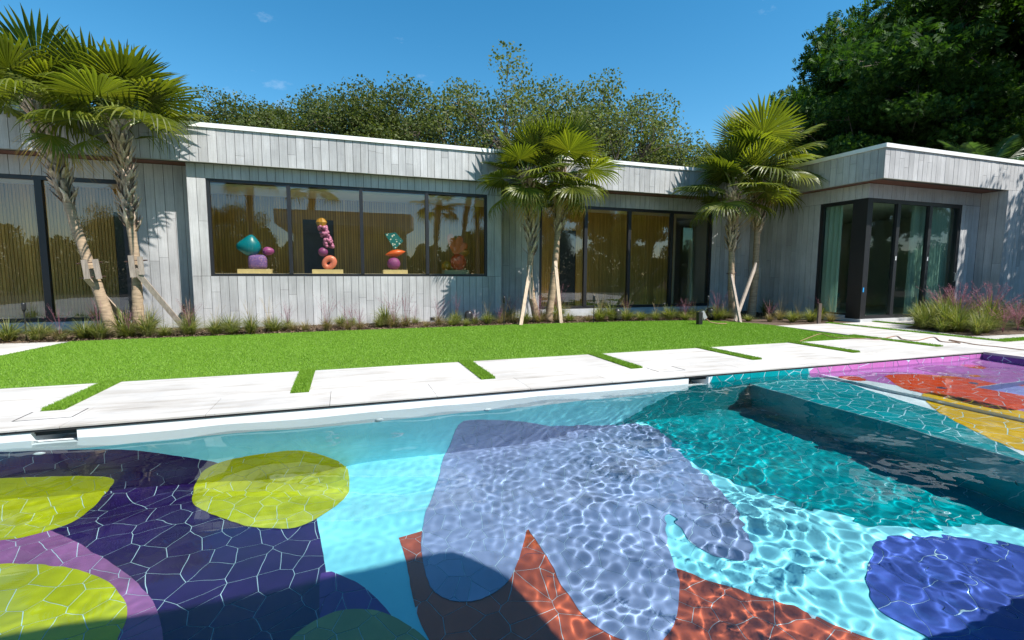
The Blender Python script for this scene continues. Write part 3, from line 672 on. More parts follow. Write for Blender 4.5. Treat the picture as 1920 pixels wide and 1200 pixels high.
# bay
wl.box(-3.11 + B, 3.93 - B, YB_ + B, YB_ + .2, -.05, 1.155).box(-3.11 + B, 3.93 - B, YB_ + B, YB_ + .2, 3.252, 3.62)
wl.box(-3.11 + B, -2.757, YB_ + B, YB_ + .2, 1.155, 3.252).box(3.542, 3.93 - B, YB_ + B, YB_ + .2, 1.155, 3.252)
wl.box(-3.11 + B, -3.0, YB_ + .2, YW_ + .1, -.05, 3.62).box(3.8, 3.93 - B, YB_ + .2, YW_ + .1, -.05, 3.62)
# recessed wall right of the bay
wl.box(3.9, XW + .2, YW_ + B, YW_ + .25, 3.167, 3.621).box(3.9, 5.188, YW_ + B, YW_ + .25, -.05, 3.167).box(11.142, XW + .2, YW_ + B, YW_ + .25, -.05, 3.167)
# right wing
wl.box(XW + B, XW + .25, 10.10, YW_ + .02, -.05, 3.19).box(XW + B, XW + .25, YRW + .2, YW_ + .02, 3.19, 3.62)
wl.box(XW + B, XE + .1, YRW + B, YRW + .2, 3.19, 3.62).box(16.47, XE + .1, YRW + B, YRW + .2, -.05, 3.19)
wl.box(XE + B, XE + .3, YRF + .2, YRW + B, -.05, 3.62).box(XE + B, 21, YRF + B, YRF + .2, -.05, 3.56)
wall = P(wl, 'wall', JOINT)
boards(wall, 'x', -3.11, 3.93, YB_ + B, T, 0, 1.155)
boards(wall, 'x', -3.11, 3.93, YB_ + B, T, 3.255, Z0 + .004, True)
boards(wall, 'x', -3.11, -2.76, YB_ + B, T, 1.157, 3.252); boards(wall, 'x', 3.545, 3.93, YB_ + B, T, 1.157, 3.252)
boards(wall, 'x', -4.35, -3.11, YW_ + B, T, 0, Z0); boards(wall, 'x', -9.5, -4.36, YW_ + B, T, 3.175, Z0, True)
boards(wall, 'x', 3.93, 5.185, YW_ + B, T, 0, Z0); boards(wall, 'x', 5.19, 11.14, YW_ + B, T, 3.17, Z0, True); boards(wall, 'x', 11.145, XW, YW_ + B, T, 0, Z0)
boards(wall, 'y', 10.11, YW_, XW + B, T, 0, 3.19); boards(wall, 'y', YRW + .0, YW_, XW + B, T, 3.193, Z0, True)
boards(wall, 'x', XW, XE, YRW + B, T, 3.193, Z0, True); boards(wall, 'x', 16.475, XE, YRW + B, T, 0, 3.19)
boards(wall, 'y', YRF + .02, YRW, XE + B, T, 0, Z0); boards(wall, 'x', XE, 21, YRF + B, T, 0, Z0, False)
wall_side = P(MB().box(-3.11, -3.095, YB_, YW_, 0, Z0).box(3.915, 3.93, YB_, YW_, 0, Z0), 'bay_side', CONC)
for q_ in ((-9.5, -4.37, YW_ - .05, YW_ + .2, -.03, .195), (5.18, 11.15, YW_ - .05, YW_ + .2, -.03, .21), (XW - .04, 16.5, YRW - .045, YRW + .4, -.03, .075), (XW - .04, XW + .3, YRW + .4, 10.14, -.03, .15)): P(MB().box(*q_), 'plinth', PLINTH)

def window_x(name, x0, x1, z0, z1, y, mulls, fr=.07, mw=.05, gl=GLASS, lab=None, deep=.09, widths=None):
    w = MB()
    w.box(x0, x1, y, y + deep, z1 - fr, z1).box(x0, x1, y, y + deep, z0, z0 + fr).box(x0, x0 + fr, y, y + deep, z0 + fr, z1 - fr).box(x1 - fr, x1, y, y + deep, z0 + fr, z1 - fr)
    o = P(w, name, BLACKM); o['label'] = lab
    xs = [x0 + fr]
    for i, mx in enumerate(mulls):
        h = (widths[i] if widths else mw)
        MB().box(mx - h, mx + h, y - .012, y + deep - .005, z0 + fr + .001, z1 - fr - .001).build('mullion', BLACKM, o)
        xs += [mx - h, mx + h]
    xs.append(x1 - fr)
    for a, b_ in zip(xs[::2], xs[1::2]):
        MB().add([(a, y + .05, z0 + fr), (b_, y + .05, z0 + fr), (b_, y + .05, z1 - fr), (a, y + .05, z1 - fr)], [(0, 1, 2, 3)]).build('pane', gl, o)
    return o
window_x('window', W1[0], W1[1], W1[2], W1[3], YW_ + .02, [-7.6, -5.82], .075, .06, lab='tall window at the left end of the house behind the two leaning palms')
window_x('window', W2[0], W2[1], W2[2], W2[3], YB_ + .03, [-1.145, .43, 1.995], .052, .04, lab='wide raised window with four panes showing the stacked sculptures')
window_x('window', W3[0], W3[1], W3[2], W3[3], YW_ + .02, [6.64, 8.10, 9.61], .075, .05, lab='tall glazed doors behind the central palms')
dw = window_x('glass_door', XW + .13, 16.46, .08, 3.185, YRW + .02, [13.89, 15.17], .085, .06, gl=GLASSD, lab='black framed sliding glass doors facing the path')
P(MB().box(XW + .002, XW + .13, YRW + .004, YRW + .39, .08, 3.186), 'corner_post', BLACKM)
MB().tube([(16.33, YRW - .01, 1.05), (16.33, YRW - .05, 1.07), (16.33, YRW - .05, 1.28), (16.33, YRW - .01, 1.3)], .012, 8).build('handle', simple('brushed_steel', (.5, .5, .5), .3, metal=1), dw)
MB().box(XW + .035, XW + .075, YRW - .004, YRW + .0, .78, .9).build('blue_tape', simple('blue_tape', (.02, .30, .65), .6), dw)
for zz, xx in ((1.62, 13.89), (1.62, 15.17)): MB().box(xx - .02, xx + .01, YRW - .004, YRW + .006, zz, zz + .11).build('latch', WHITEM, dw)
w = MB(); X0 = XW + .02
w.box(X0, X0 + .09, YRW + .391, 10.10, 3.10, 3.186).box(X0, X0 + .09, YRW + .391, 10.10, .12, .2).box(X0, X0 + .09, 10.01, 10.10, .2, 3.10)
sw = P(w, 'window', BLACKM); sw['label'] = 'narrow side window with pale curtain left of the dark corner post'
MB().add([(X0 + .05, YRW + .39, .2), (X0 + .05, 10.01, .2), (X0 + .05, 10.01, 3.1), (X0 + .05, YRW + .39, 3.1)], [(0, 1, 2, 3)]).build('pane', GLASSD, sw)

# rooms seen through the glass
YI = 14.15
xd = [atY(x, 450, YI).x for x in (568, 625)]; zd = atY(590, 412, YI).z
xe = [atY(x, 450, YI).x for x in (1050, 1079)]; ze = atY(1065, 432, YI).z
xf = [atY(x, 450, YI).x for x in (216, 238)]; zf = atY(226, 398, YI).z; xend = atY(1262, 450, YI).x
P(MB().box(-9.5, 12.6, YW_ + .25, YI + .3, .14, .19).box(XW + .26, 20, YRW + .2, 14.5, .03, .07), 'floor', INTF)
P(MB().box(-9.5, 12.6, YW_ + .26, YI + .3, 3.21, 3.26).box(-3, 3.8, YB_ + .21, YW_ + .26, 3.3, 3.34).box(XW + .26, 20, YRW + .2, 14.5, 3.25, 3.3), 'ceiling', INTW)
P(MB().box(-2.99, 3.79, YB_ + .135, YB_ + .75, 1.16, 1.215).box(-2.99, 3.79, YB_ + .74, YB_ + .76, .19, 1.10), 'window_ledge', INTW)
iw = MB().box(-9.6, -9.5, 12.5, YI, 0, 3.3).box(xend, xend + .1, YI, 18, 0, 3.3).box(12.55, 12.65, 12.9, 18, 0, 3.3).box(xend, 12.6, 17, 17.1, 0, 3.3)
iw.box(XW + .26, 20, 14.3, 14.5, 0, 3.3).box(19.0, 19.2, 9, 14.5, 0, 3.3)
P(iw, 'interior_wall', INTW)
P(MB().box(-9.5, xend, YI + .03, YI + .06, .19, 3.21), 'slat_backing', simple('dark_slat_backing', (.03, .018, .008), .8))
sm = MB(); xx = -9.45
while xx < xend:
    doorz = None
    for (a, b_), zz in (((xd[0], xd[1]), zd), ((xe[0], xe[1]), ze), ((xf[0], xf[1]), zf)):
        if a - .02 < xx < b_: doorz = zz
    sm.box(xx, xx + .054, YI - .01, YI + .028, doorz or .19, 3.21); xx += .064
so = P(sm, 'wood_slats', SLAT); so['kind'] = 'stuff'
for (a, b_), zz in (((xd[0], xd[1]), zd), ((xe[0], xe[1]), ze), ((xf[0], xf[1]), zf)):
    P(MB().box(a, b_, YI + .0, YI + .028, .19, zz), 'dark_doorway', INTD)  # dark panel stands for the gloom inside a door opening
def curtain(x0, x1, y0, y1, z0, z1, folds, lab):
    v = []; n = folds * 6; dxv = Vector((x1 - x0, y1 - y0, 0)); L_ = dxv.length; d_ = dxv / L_; nn = Vector((-d_.y, d_.x, 0)); fs = []
    for i in range(n + 1):
        t = i / n; off = .045 * math.sin(t * folds * 2 * PI) + .012 * math.sin(t * folds * 5.3)
        q = Vector((x0, y0, 0)) + d_ * (t * L_) + nn * off
        v += [(q.x, q.y, z0), (q.x + .01 * math.sin(i), q.y, z1)]
    for i in range(n): fs.append((2 * i, 2 * i + 2, 2 * i + 3, 2 * i + 1))
    o = mesh('curtain', v, fs, CURT, None, True); tag(o, lab, 'curtain', 'pale curtains behind the right wing glass')
curtain(XW + .24, XW + .26, 9.62, 10.7, .09, 3.2, 7, 'pleated pale green curtain behind the narrow side window')
curtain(14.95, 15.2, 9.12, 9.1, .09, 3.2, 4, 'narrow bunch of curtain behind the middle sliding door')
curtain(15.25, 16.5, 9.1, 9.1, .09, 3.2, 11, 'wide pale curtain behind the right sliding door')
curtain(xend + .2, 11.0, 13.5, 13.3, .2, 2.4, 8, 'dim green curtain at the right end of the tall doors')
bedf = empty('bed', (14.6, 12.4, .07)); tag(bedf, 'low bed with teal cover seen through the sliding doors', 'bed')
MB().box(-1, 1, -.9, .9, 0, .28).build('frame', SOFA, bedf); MB().box(-.97, .97, -.88, .88, .28, .55).build('mattress', TEALB, bedf)
MB().box(-.9, -.1, .45, .85, .55, .72).build('pillow', SOFA, bedf); MB().box(.1, .9, .45, .85, .55, .72).build('pillow', SOFA, bedf)
ch = empty('armchair', (13.6, 10.9, .07)); tag(ch, 'cream armchair behind the narrow side window', 'chair')
MB().box(-.35, .35, -.35, .35, .12, .42).build('seat', SOFA, ch); MB().box(-.35, .35, .25, .42, .42, .85).build('backrest', SOFA, ch)
for sx in (-1, 1): MB().box(sx * .42 - .07, sx * .42 + .07, -.35, .35, .12, .6).build('armrest', SOFA, ch)

# ------------------------------------------------------------------ sculptures on the window ledge
def ball(c, r, k=20, warp=0, seed=0, flat=False, fn=None, rot=0):
    rr = random.Random(seed); ph = [rr.uniform(0, 6) for _ in range(6)]; v = []; fs = []; rows = k // 2
    for i in range(rows + 1):
        th = PI * i / rows
        for j in range(k):
            a = 2 * PI * j / k; d = Vector((math.sin(th) * math.cos(a), math.sin(th) * math.sin(a), math.cos(th)))
            q = 1 + warp * (math.sin(2.3 * d.x + ph[0]) + math.sin(2.7 * d.y + ph[1]) + math.sin(2.1 * d.z + ph[2])) + (rr.uniform(-.07, .07) if flat and 0 < i < rows else 0)
            p = Vector((d.x * r[0] * q, d.y * r[1] * q, d.z * r[2] * q))
            if fn: p = fn(p, d)
            p = Matrix.Rotation(rot, 3, 'Y') @ p
            v.append(p + Vector(c))
    for i in range(rows):
        for j in range(k): fs.append((i * k + j, i * k + (j + 1) % k, (i + 1) * k + (j + 1) % k, (i + 1) * k + j))
    return v, fs
def rock(name, parent, mat_, c, r, **kw):
    fl_ = kw.get('flat', False); v, fs = ball(c, r, **kw)
    return mesh(name, v, fs, mat_, parent, not fl_)
def cm(n, c, r=.45, var=.1, sc_=30, bm=.2): return simple(n, c, r, var, sc_, bm)
def speck(name, c1, c2, s, t=.5):
    m, N, L, b = newmat(name); v = N.new('ShaderNodeTexVoronoi'); v.inputs['Scale'].default_value = s; L.new(pos(N), v.inputs['Vector'])
    c = mixrgb(N, L, 'MIX', ramp(N, L, v.outputs['Distance'], [(t - .03, 1), (t + .03, 0)]), c1, c2); L.new(c, b.inputs['Base Color']); setp(b, Roughness=.6); return m
YS = 12.62
def tear(p, d):
    a = math.degrees(math.atan2(d.z, d.x)); r_ = math.hypot(d.x, d.z)
    k = 1 + r_ * (.34 * math.exp(-((abs(a) - 178) / 24) ** 2) + .26 * math.exp(-((a - 82) / 22) ** 2))
    return Vector((p.x * k, p.y, p.z * k))
def stand(xc, w, lab):
    e = empty('sculpture', (xc, YS, 1.216)); tag(e, lab, 'sculpture', 'stacked sculptures on the window ledge')
    MB().box(-w / 2, w / 2, -.17, .17, 0, .10).build('plinth', BASEW, e); return e
e = stand(-1.95, .70, 'sculpture of a blue teardrop and small purple pebble on a speckled violet block')
rock('block', e, speck('speckled_violet', (.15, .09, .34), (.55, .28, .40), 34, .30), (.05, 0, .26), (.21, .15, .18), k=24, fn=lambda p, d: Vector((math.copysign(abs(d.x) ** .45, d.x) * .20, d.y * .15, math.copysign(abs(d.z) ** .5, d.z) * .175 + .0 * d.x)))
rock('teardrop', e, cm('peacock_blue_glaze', (.0, .20, .29), .35), (-.09, 0, .62), (.22, .17, .22), k=28, fn=tear)
rock('pebble', e, cm('magenta_glaze', (.30, .06, .26)), (.27, 0, .52), (.115, .10, .10), k=20, fn=lambda p, d: p + Vector((.04 * max(0, d.x) ** 3, 0, 0)))
e = stand(-.37, .70, 'tall totem with a salmon ring, pink bead cluster and gold nugget on top')
tor = MB(); kk = 28
for i in range(kk):
    for j in range(14):
        a, b_ = 2 * PI * i / kk, 2 * PI * j / 14; R_ = .105 + .012 * math.sin(a * 2); rr_ = .07 + .01 * math.sin(a + 1)
        tor.v.append(((R_ + rr_ * math.cos(b_)) * math.cos(a) + .03, rr_ * .9 * math.sin(b_), (R_ + rr_ * math.cos(b_)) * math.sin(a) + .085 + .175)); tor.uv.append((0, 0))
for i in range(kk):
    for j in range(14): tor.f.append((i * 14 + j, ((i + 1) % kk) * 14 + j, ((i + 1) % kk) * 14 + (j + 1) % 14, i * 14 + (j + 1) % 14))
tor.build('ring', cm('salmon_glaze', (.72, .22, .16), .35), e, True)
rock('pebble', e, cm('plum_glaze', (.22, .05, .20)), (-.10, 0, .525), (.115, .10, .105), k=20, warp=.04, seed=3)
cl_ = MB(); PINKB = cm('orchid_pink_glaze', (.55, .20, .42), .35); qr = random.Random(4)
for i in range(64):
    t = qr.random(); a = qr.uniform(0, 2 * PI); rad = .085; c_ = (-.02 - .12 * (t - .5) * 1.3 + math.cos(a) * rad + .0, math.sin(a) * rad, .64 + t * .50); rr_ = qr.uniform(.035, .05)
    v, fs = ball(c_, (rr_,) * 3, 10); cl_.add(v, fs)
o = cl_.build('bead_cluster', PINKB, e, True)
rock('nugget', e, cm('gold_glaze', (.52, .26, .015), .4), (-.11, 0, 1.23), (.135, .12, .125), k=9, flat=True, seed=8)
e = stand(1.23, .60, 'sculpture of a purple ball, orange leaf shape and a patterned teal tile on its corner')
rock('ball', e, cm('purple_glaze', (.27, .06, .25), .6, .25, 40, .6), (-.03, 0, .26), (.165, .15, .165), k=24, warp=.02)
rock('leaf', e, cm('coral_glaze', (.68, .12, .025), .4), (.02, 0, .52), (.26, .11, .09), k=24, rot=-.18, fn=lambda p, d: Vector((p.x, p.y * (1 - .8 * abs(d.x) ** 2.5), p.z * (1 - .75 * abs(d.x) ** 2.5))))
t = MB().add([(-.24, -.04, .22), (.03, -.04, .26), (.22, -.04, .05), (0, -.04, -.17), (-.24, .04, .22), (.03, .04, .26), (.22, .04, .05), (0, .04, -.17)],
             [(0, 3, 2, 1), (4, 5, 6, 7), (0, 1, 5, 4), (1, 2, 6, 5), (2, 3, 7, 6), (3, 0, 4, 7)])
o = t.build('patterned_tile', speck('teal_with_white_marks', (.0, .15, .17), (.72, .75, .72), 17, .30), e); o.location = (0, 0, .78)
e = stand(2.80, .66, 'fan of rust petals on a red ball, yellow ball beside it')
RED = cm('red_orange_glaze', (.90, .12, .02), .5, .4, 14, .8); RUST = cm('rust_glaze', (.85, .20, .05), .5)
rock('ball', e, RED, (.08, -.02, .31), (.225, .16, .225), k=24, warp=.03, seed=5)
rock('nugget', e, cm('mustard_glaze', (.55, .28, .02), .6), (-.25, -.03, .215), (.135, .12, .13), k=10, flat=True, seed=2)
for i, (a, l_) in enumerate(((104, .60), (74, .54), (46, .46), (20, .40))):
    aa = math.radians(a); c_ = (-.0 + math.cos(aa) * l_ * .5, 0, .48 + math.sin(aa) * l_ * .5)
    rock('petal', e, RUST if i < 3 else cm('amber_glaze', (.50, .20, .02)), c_, (l_ / 2, .04, .095), k=20, rot=-aa, fn=lambda p, d: Vector((p.x, p.y, p.z * (1 + .5 * d.x))))

# ------------------------------------------------------------------ palms
def fan_leaf(name, seed, R=.92, nseg=40, spread=268, droop=.35, split=.5, petl=.75, mat_=FROND):
    r = random.Random(seed); V = []; Fs = []; UV = []; MI = []
    # petiole
    pts = [Vector((petl * t, 0, .05 * math.sin(t * PI) - .03 * t * t)) for t in (0, .25, .5, .75, 1)]
    mb = MB().tube(pts, [.026, .018, .014, .012, .012], 6); V += mb.v; Fs += mb.f; UV += [(0, .2)] * len(mb.v); MI += [1] * len(mb.f)
    end = pts[-1]; tilt = Matrix.Rotation(math.radians(r.uniform(12, 30)), 3, 'Y'); dth = math.radians(spread) / nseg
    st = [.03, .26, split, .62, .76, .89, 1.0]
    for i in range(nseg):
        th = (i + .5 - nseg / 2) * dth + r.uniform(-.02, .02); u = abs(th) / math.radians(spread / 2)
        Lr = R * (1 - .30 * u * u) * r.uniform(.93, 1.04); dz = droop * r.uniform(.55, 1.5) * (1 + .5 * u); sd = r.uniform(-.10, .10)
        n0 = len(V)
        for k_, s in enumerate(st):
            rad = s * Lr; q = max(0, (s - split) / (1 - split))
            hw = (rad * math.tan(dth / 2) * 1.03) if s <= split else split * Lr * math.tan(dth / 2) * (1 - q) ** .8 + .0008
            zb = .10 * rad * (1 - u) - .16 * u * u * rad - dz * Lr * q * q * .75
            rad2 = rad - .12 * dz * Lr * q * q * 2; sw_ = sd * q * q * Lr * .6
            dx_, dy_ = math.cos(th), math.sin(th)
            c_ = Vector((dx_ * rad2 - dy_ * sw_, dy_ * rad2 + dx_ * sw_, zb)); pl_ = hw * .55
            for s2_, zz in ((-1, 0), (0, pl_), (1, 0)):
                p = c_ + Vector((-dy_ * hw * s2_, dx_ * hw * s2_, zz)); V.append(end + tilt @ p); UV.append((.5, s))
        for k_ in range(len(st) - 1):
            a = n0 + k_ * 3
            Fs += [(a, a + 3, a + 4, a + 1), (a + 1, a + 4, a + 5, a + 2)]; MI += [0, 0]
    me = bpy.data.meshes.new(name); me.from_pydata([tuple(v) for v in V], [], Fs); me.materials.append(mat_); me.materials.append(PETI)
    me.polygons.foreach_set('material_index', MI); l = me.uv_layers.new(name='UVMap'); idx = np.zeros(len(me.loops), np.int32); me.loops.foreach_get('vertex_index', idx)
    l.data.foreach_set('uv', np.array(UV, np.float32)[idx].ravel()); me.update(); return me
FV = [fan_leaf('frond', 1, droop=.05, split=.6), fan_leaf('frond', 2, droop=.12, split=.58), fan_leaf('frond', 3, droop=.22, petl=.8, split=.55), fan_leaf('frond', 4, droop=.40, split=.5), fan_leaf('frond', 5, droop=.04, R=.85, spread=190, split=.6)]
FY = fan_leaf('frond', 9, droop=.8, split=.36, mat_=FRONDY, spread=200)
def palm(pts, seed, lab, r0=.125, boots=.48, n=22, scale=1.0, lean=(0, 0), yellow=1, group='fan palms along the house wall', az0=None, drop=100):
    r = random.Random(seed); pts = [Vector(p) for p in pts]; root = empty('fan_palm', (pts[0].x, pts[0].y, 0)); tag(root, lab, 'palm', group)
    O = Vector((pts[0].x, pts[0].y, 0)); q = [p - O for p in pts]
    # resample
    S = []; 
    for i in range(len(q) - 1):
        for t in np.linspace(0, 1, 8, endpoint=False): S.append(q[i].lerp(q[i + 1], t))
    S.append(q[-1]); n_ = len(S); rad = [r0 * (1.55 - .55 * min(1, i / n_ * 3.2) ** .6) * .92 * (1.0 + .035 * math.sin(i * 2.4)) * r.uniform(.97, 1.03) for i in range(n_)]
    for i in range(n_):
        if i / n_ > boots: rad[i] = r0 * .95
    MB().tube(S, rad, 14, jit=.03).build('trunk', PALMB, root, True)
    bm = MB(); nb = 210
    for i in range(nb):
        t = boots + (1.0 - boots) * (i / nb) ** .9; f_ = t * (n_ - 1); i0 = min(int(f_), n_ - 2); c_ = S[i0].lerp(S[i0 + 1], f_ - i0)
        ax = (S[min(i0 + 2, n_ - 1)] - S[max(i0 - 1, 0)]).normalized(); a = i * 2.4 + r.uniform(-.3, .3)
        side = Vector((math.cos(a), math.sin(a), 0)); side = (side - ax * side.dot(ax)).normalized(); tan = ax.cross(side)
        ln = r.uniform(.16, .36); w_ = r.uniform(.03, .065); out = r.uniform(.03, .17)
        b0 = c_ + side * r0 * .85; b1 = c_ + side * (r0 + out * .55) + ax * ln * .55; b2 = c_ + side * (r0 + out) + ax * ln + tan * r.uniform(-.05, .05)
        bm.add([b0 - tan * w_, b0 + tan * w_, b1 + tan * w_ * .8, b1 - tan * w_ * .8, b1 + side * .02, b2 + tan * w_ * .25, b2 - tan * w_ * .2], [(0, 1, 2, 4), (0, 4, 3), (4, 2, 5), (3, 4, 6), (4, 5, 6), (0, 3, 2, 1)])
    o = bm.build('leaf_bases', BOOT, root); o['kind'] = 'stuff'
    top = q[-1]
    for i in range(n):
        u = i / (n - 1); el = math.radians(78 - drop * u ** 1.1 + r.uniform(-8, 8)); az = i * 2.39996 + r.uniform(-.25, .25) + (az0 or 0)
        me = FV[4] if u < .12 else FV[0] if u < .35 else FV[1] if u < .6 else FV[2] if u < .8 else FV[3]
        o = bpy.data.objects.new('frond', me); link(o, root)
        o.location = top - Vector((0, 0, .16 * u)) * scale
        o.rotation_euler = (Matrix.Rotation(az, 3, 'Z') @ Matrix.Rotation(-el, 3, 'Y') @ Matrix.Rotation(r.uniform(-.4, .4), 3, 'X')).to_euler()
        s = scale * r.uniform(.88, 1.1); o.scale = (s, s, s)
    for i in range(yellow):
        o = bpy.data.objects.new('frond', FY); link(o, root); o['label'] = 'drooping yellowed frond'; az = r.uniform(-2.6, -.6)
        o.location = top - Vector((0, 0, .12)); o.rotation_euler = (Matrix.Rotation(az, 3, 'Z') @ Matrix.Rotation(math.radians(r.uniform(25, 55)), 3, 'Y')).to_euler(); o.scale = (.8, .8, .8)
    return root
def pl_(Y, px, z0=-.02, dy=None):
    out = []
    for i, (x, y) in enumerate(px):
        out.append(atY(x, y, Y + (dy[i] if dy else 0)))
    out[0].z = z0; return out
palm(pl_(11.25, [(214, 617), (190, 560), (165, 490), (140, 420), (120, 350), (100, 290), (80, 235), (72, 208)]), 1, 'leaning palm farthest left, its crown cut by the left edge', .088, .50, 17, .95, yellow=1, az0=.4, drop=66)
palm(pl_(11.3, [(260, 617), (258, 560), (255, 490), (245, 420), (238, 350), (230, 290), (222, 250), (221, 235)]), 2, 'second palm from the left, in front of the bare concrete pier', .082, .40, 18, 1.04, yellow=1, az0=.8, drop=68)
palm(pl_(11.35, [(1008, 597), (998, 560), (993, 510), (997, 450), (993, 400), (990, 350), (988, 335)]), 3, 'left palm of the central pair, beside the bay', .080, .42, 17, .92, yellow=2, az0=2.1)
palm(pl_(11.4, [(1028, 600), (1036, 540), (1042, 480), (1047, 420), (1050, 380), (1050, 350), (1050, 330)]), 4, 'right palm of the central pair, in front of the tall doors', .082, .45, 17, 1.02, yellow=2, az0=.2)
palm(pl_(10.7, [(1375, 604), (1371, 540), (1372, 480), (1374, 430), (1375, 385), (1374, 362)]), 5, 'lower palm of the right pair, on the left', .085, .42, 17, 1.0, yellow=1, az0=1.7)
palm(pl_(10.75, [(1408, 598), (1416, 520), (1419, 450), (1422, 400), (1424, 330), (1424, 310)]), 6, 'taller palm of the right pair, nearest the wing', .090, .45, 20, 1.14, yellow=3, az0=.9)
# palms on the camera's side of the pool, seen mirrored in the glass
for i, (x_, y_, h_, ln) in enumerate(((-4.9, -5.6, 6.6, .2), (-2.0, -5.9, 6.2, .5), (5.2, -5.2, 5.4, .4), (7.0, -6.4, 7.0, 1.0), (8.2, -5.9, 7.2, 0))):
    palm([(x_, y_, 0), (x_ + ln * .3, y_, h_ * .4), (x_ + ln * .6, y_, h_ * .75), (x_ + ln, y_, h_)], 20 + i, ['far left palm behind the camera', 'palm behind the camera left of the pavilion post', 'shorter palm behind the camera', 'slanting palm behind the camera', 'upright palm behind the camera at the right'][i], .13, .5, 14, 1.15, yellow=0, group='palms across the pool')

def support(a, b_, w_, mat_, lab, collar=None, bend=None):
    a, b_ = Vector(a), Vector(b_); root = empty('palm_support', (b_.x, b_.y, 0)); tag(root, lab, 'brace', 'timber braces holding the palms'); O = root.location
    MB().bar(a - O, b_ - O, w_, .045, (0, 1, 0)).build('brace', mat_, root)
    if collar:
        for c_ in collar[0]: MB().bar(Vector(c_[0]) - O, Vector(c_[1]) - O, .085, .035, (0, 1, 0)).build('batten', TIMB, root)
        for zc_, xc, yc, rr_ in collar[1]:
            t = MB().tube([(xc - O.x + rr_ * math.cos(q), yc - O.y + rr_ * math.sin(q), zc_ + .02 * math.cos(q)) for q in np.linspace(0, 2 * PI, 15)], .008, 5); t.build('strap', WIRE, root)
Yc = 11.0
def A(x, y, Y): return atY(x, y, Y)
support(A(162, 521, 11.05), atZ(254, 621, .0) * 1.0, .095, TIMBP, 'pale timber brace against the leaning palm farthest left',
        ([(A(157, 487, 11.03), A(164, 523, 11.03)), (A(178, 486, 11.06), A(186, 523, 11.06))], [(A(168, 493, 11.2).z, A(168, 493, 11.25).x, 11.25, .19), (A(174, 520, 11.2).z, A(174, 520, 11.25).x, 11.25, .19)]))
support(A(252, 505, 11.1), atZ(352, 623, .0), .095, TIMB, 'long weathered brace running right from the second palm',
        ([(A(245, 479, 11.08), A(250, 520, 11.08)), (A(262, 481, 11.12), A(266, 515, 11.12))], [(A(255, 489, 11.2).z, A(255, 489, 11.3).x, 11.3, .18)]))
support(A(994, 498, 11.2), atZ(976, 610, .0), .085, TIMBP, 'timber brace left of the central palms', ([(A(995, 520, 11.2), A(996, 560, 11.2))], [(A(995, 545, 11.2).z, A(996, 545, 11.35).x, 11.35, .12)]))
support(A(1041, 490, 11.2), atZ(1052, 606, .0), .085, TIMBP, 'timber brace right of the central palms', ([], [(A(1040, 512, 11.2).z, A(1040, 512, 11.4).x, 11.4, .12)]))
support(A(1371, 515, 10.45), atZ(1388, 605, .0), .085, TIMB, 'left brace of the crossed pair at the right palms', ([], [(A(1371, 512, 10.5).z, A(1371, 512, 10.7).x, 10.7, .12)]))
support(A(1418, 494, 10.5), atZ(1381, 603, .0) + Vector((0, .05, 0)), .085, TIMB, 'right brace of the crossed pair at the right palms', ([], []))

# ------------------------------------------------------------------ bunch grasses
def tuft_mesh(name, seed, nb=260, h=.5, sp=.62, w=.0055, mat_=TUFT):
    r = np.random.RandomState(seed); V = []; Fc = []; UV = []
    for i in range(nb):
        a = r.uniform(0, 2 * PI); l_ = h * r.uniform(.6, 1.25); o = sp * r.uniform(.15, 1.1); b0 = np.array([math.cos(a), math.sin(a), 0]) * r.uniform(0, .07)
        d = np.array([math.cos(a + r.normal(0, .3)), math.sin(a + r.normal(0, .3)), 0]); sd = np.array([-d[1], d[0], 0]); n0 = len(V)
        for k_, t in enumerate((0, .4, .75, 1.0)):
            p = b0 + d * o * t ** 1.7 + np.array([0, 0, l_ * (t - .62 * (o / sp) * t ** 2.3)]); ww = w * (1, .9, .55, .1)[k_]
            V += [p - sd * ww, p + sd * ww]; UV += [(0, t), (1, t)]
        for k_ in range(3): Fc.append((n0 + 2 * k_, n0 + 2 * k_ + 1, n0 + 2 * k_ + 3, n0 + 2 * k_ + 2))
    me = bpy.data.meshes.new(name); me.from_pydata([tuple(v) for v in V], [], Fc); me.materials.append(mat_)
    l = me.uv_layers.new(name='UVMap'); idx = np.zeros(len(me.loops), np.int32); me.loops.foreach_get('vertex_index', idx); l.data.foreach_set('uv', np.array(UV, np.float32)[idx].ravel()); return me
def plume_mesh(name, seed, n=22, h=.85, sp=.4, mat_=PLUME, hairs=26, hl=.06):
    r = np.random.RandomState(seed); mb = MB()
    for i in range(n):
        a = r.uniform(0, 2 * PI); l_ = h * r.uniform(.65, 1.15); o = sp * r.uniform(.1, 1); d = np.array([math.cos(a), math.sin(a), 0]); pr = np.array([-d[1], d[0], 0])
        f = lambda t: d * o * t ** 1.8 + np.array([0, 0, l_ * (t - .12 * t * t)])
        for k_ in range(5):
            p, q = f(k_ / 5), f((k_ + 1) / 5); mb.add([p - pr * .002, p + pr * .002, q + pr * .0015, q - pr * .0015], [(0, 1, 2, 3)], [(0, 0)] * 4)
        for k_ in range(hairs):
            t = r.uniform(.55, 1.0); p = f(t); v = r.normal(0, 1, 3); v /= np.linalg.norm(v); v[2] = abs(v[2]); q = p + v * hl * r.uniform(.4, 1.2); s = np.cross(v, [0, 0, 1.]) * .0028 + 1e-4
            mb.add([p - s, p + s, q], [(0, 1, 2)], [(0, 1)] * 3)
    o = mb.build(name, mat_); me = o.data; bpy.data.objects.remove(o); return me
TM = [tuft_mesh('bunch_grass', 1), tuft_mesh('bunch_grass', 2, 300, .44, .66), tuft_mesh('bunch_grass', 3, 220, .6, .5), tuft_mesh('bunch_grass', 4, 240, .36, .6), tuft_mesh('bunch_grass', 5, 260, .52, .45)]
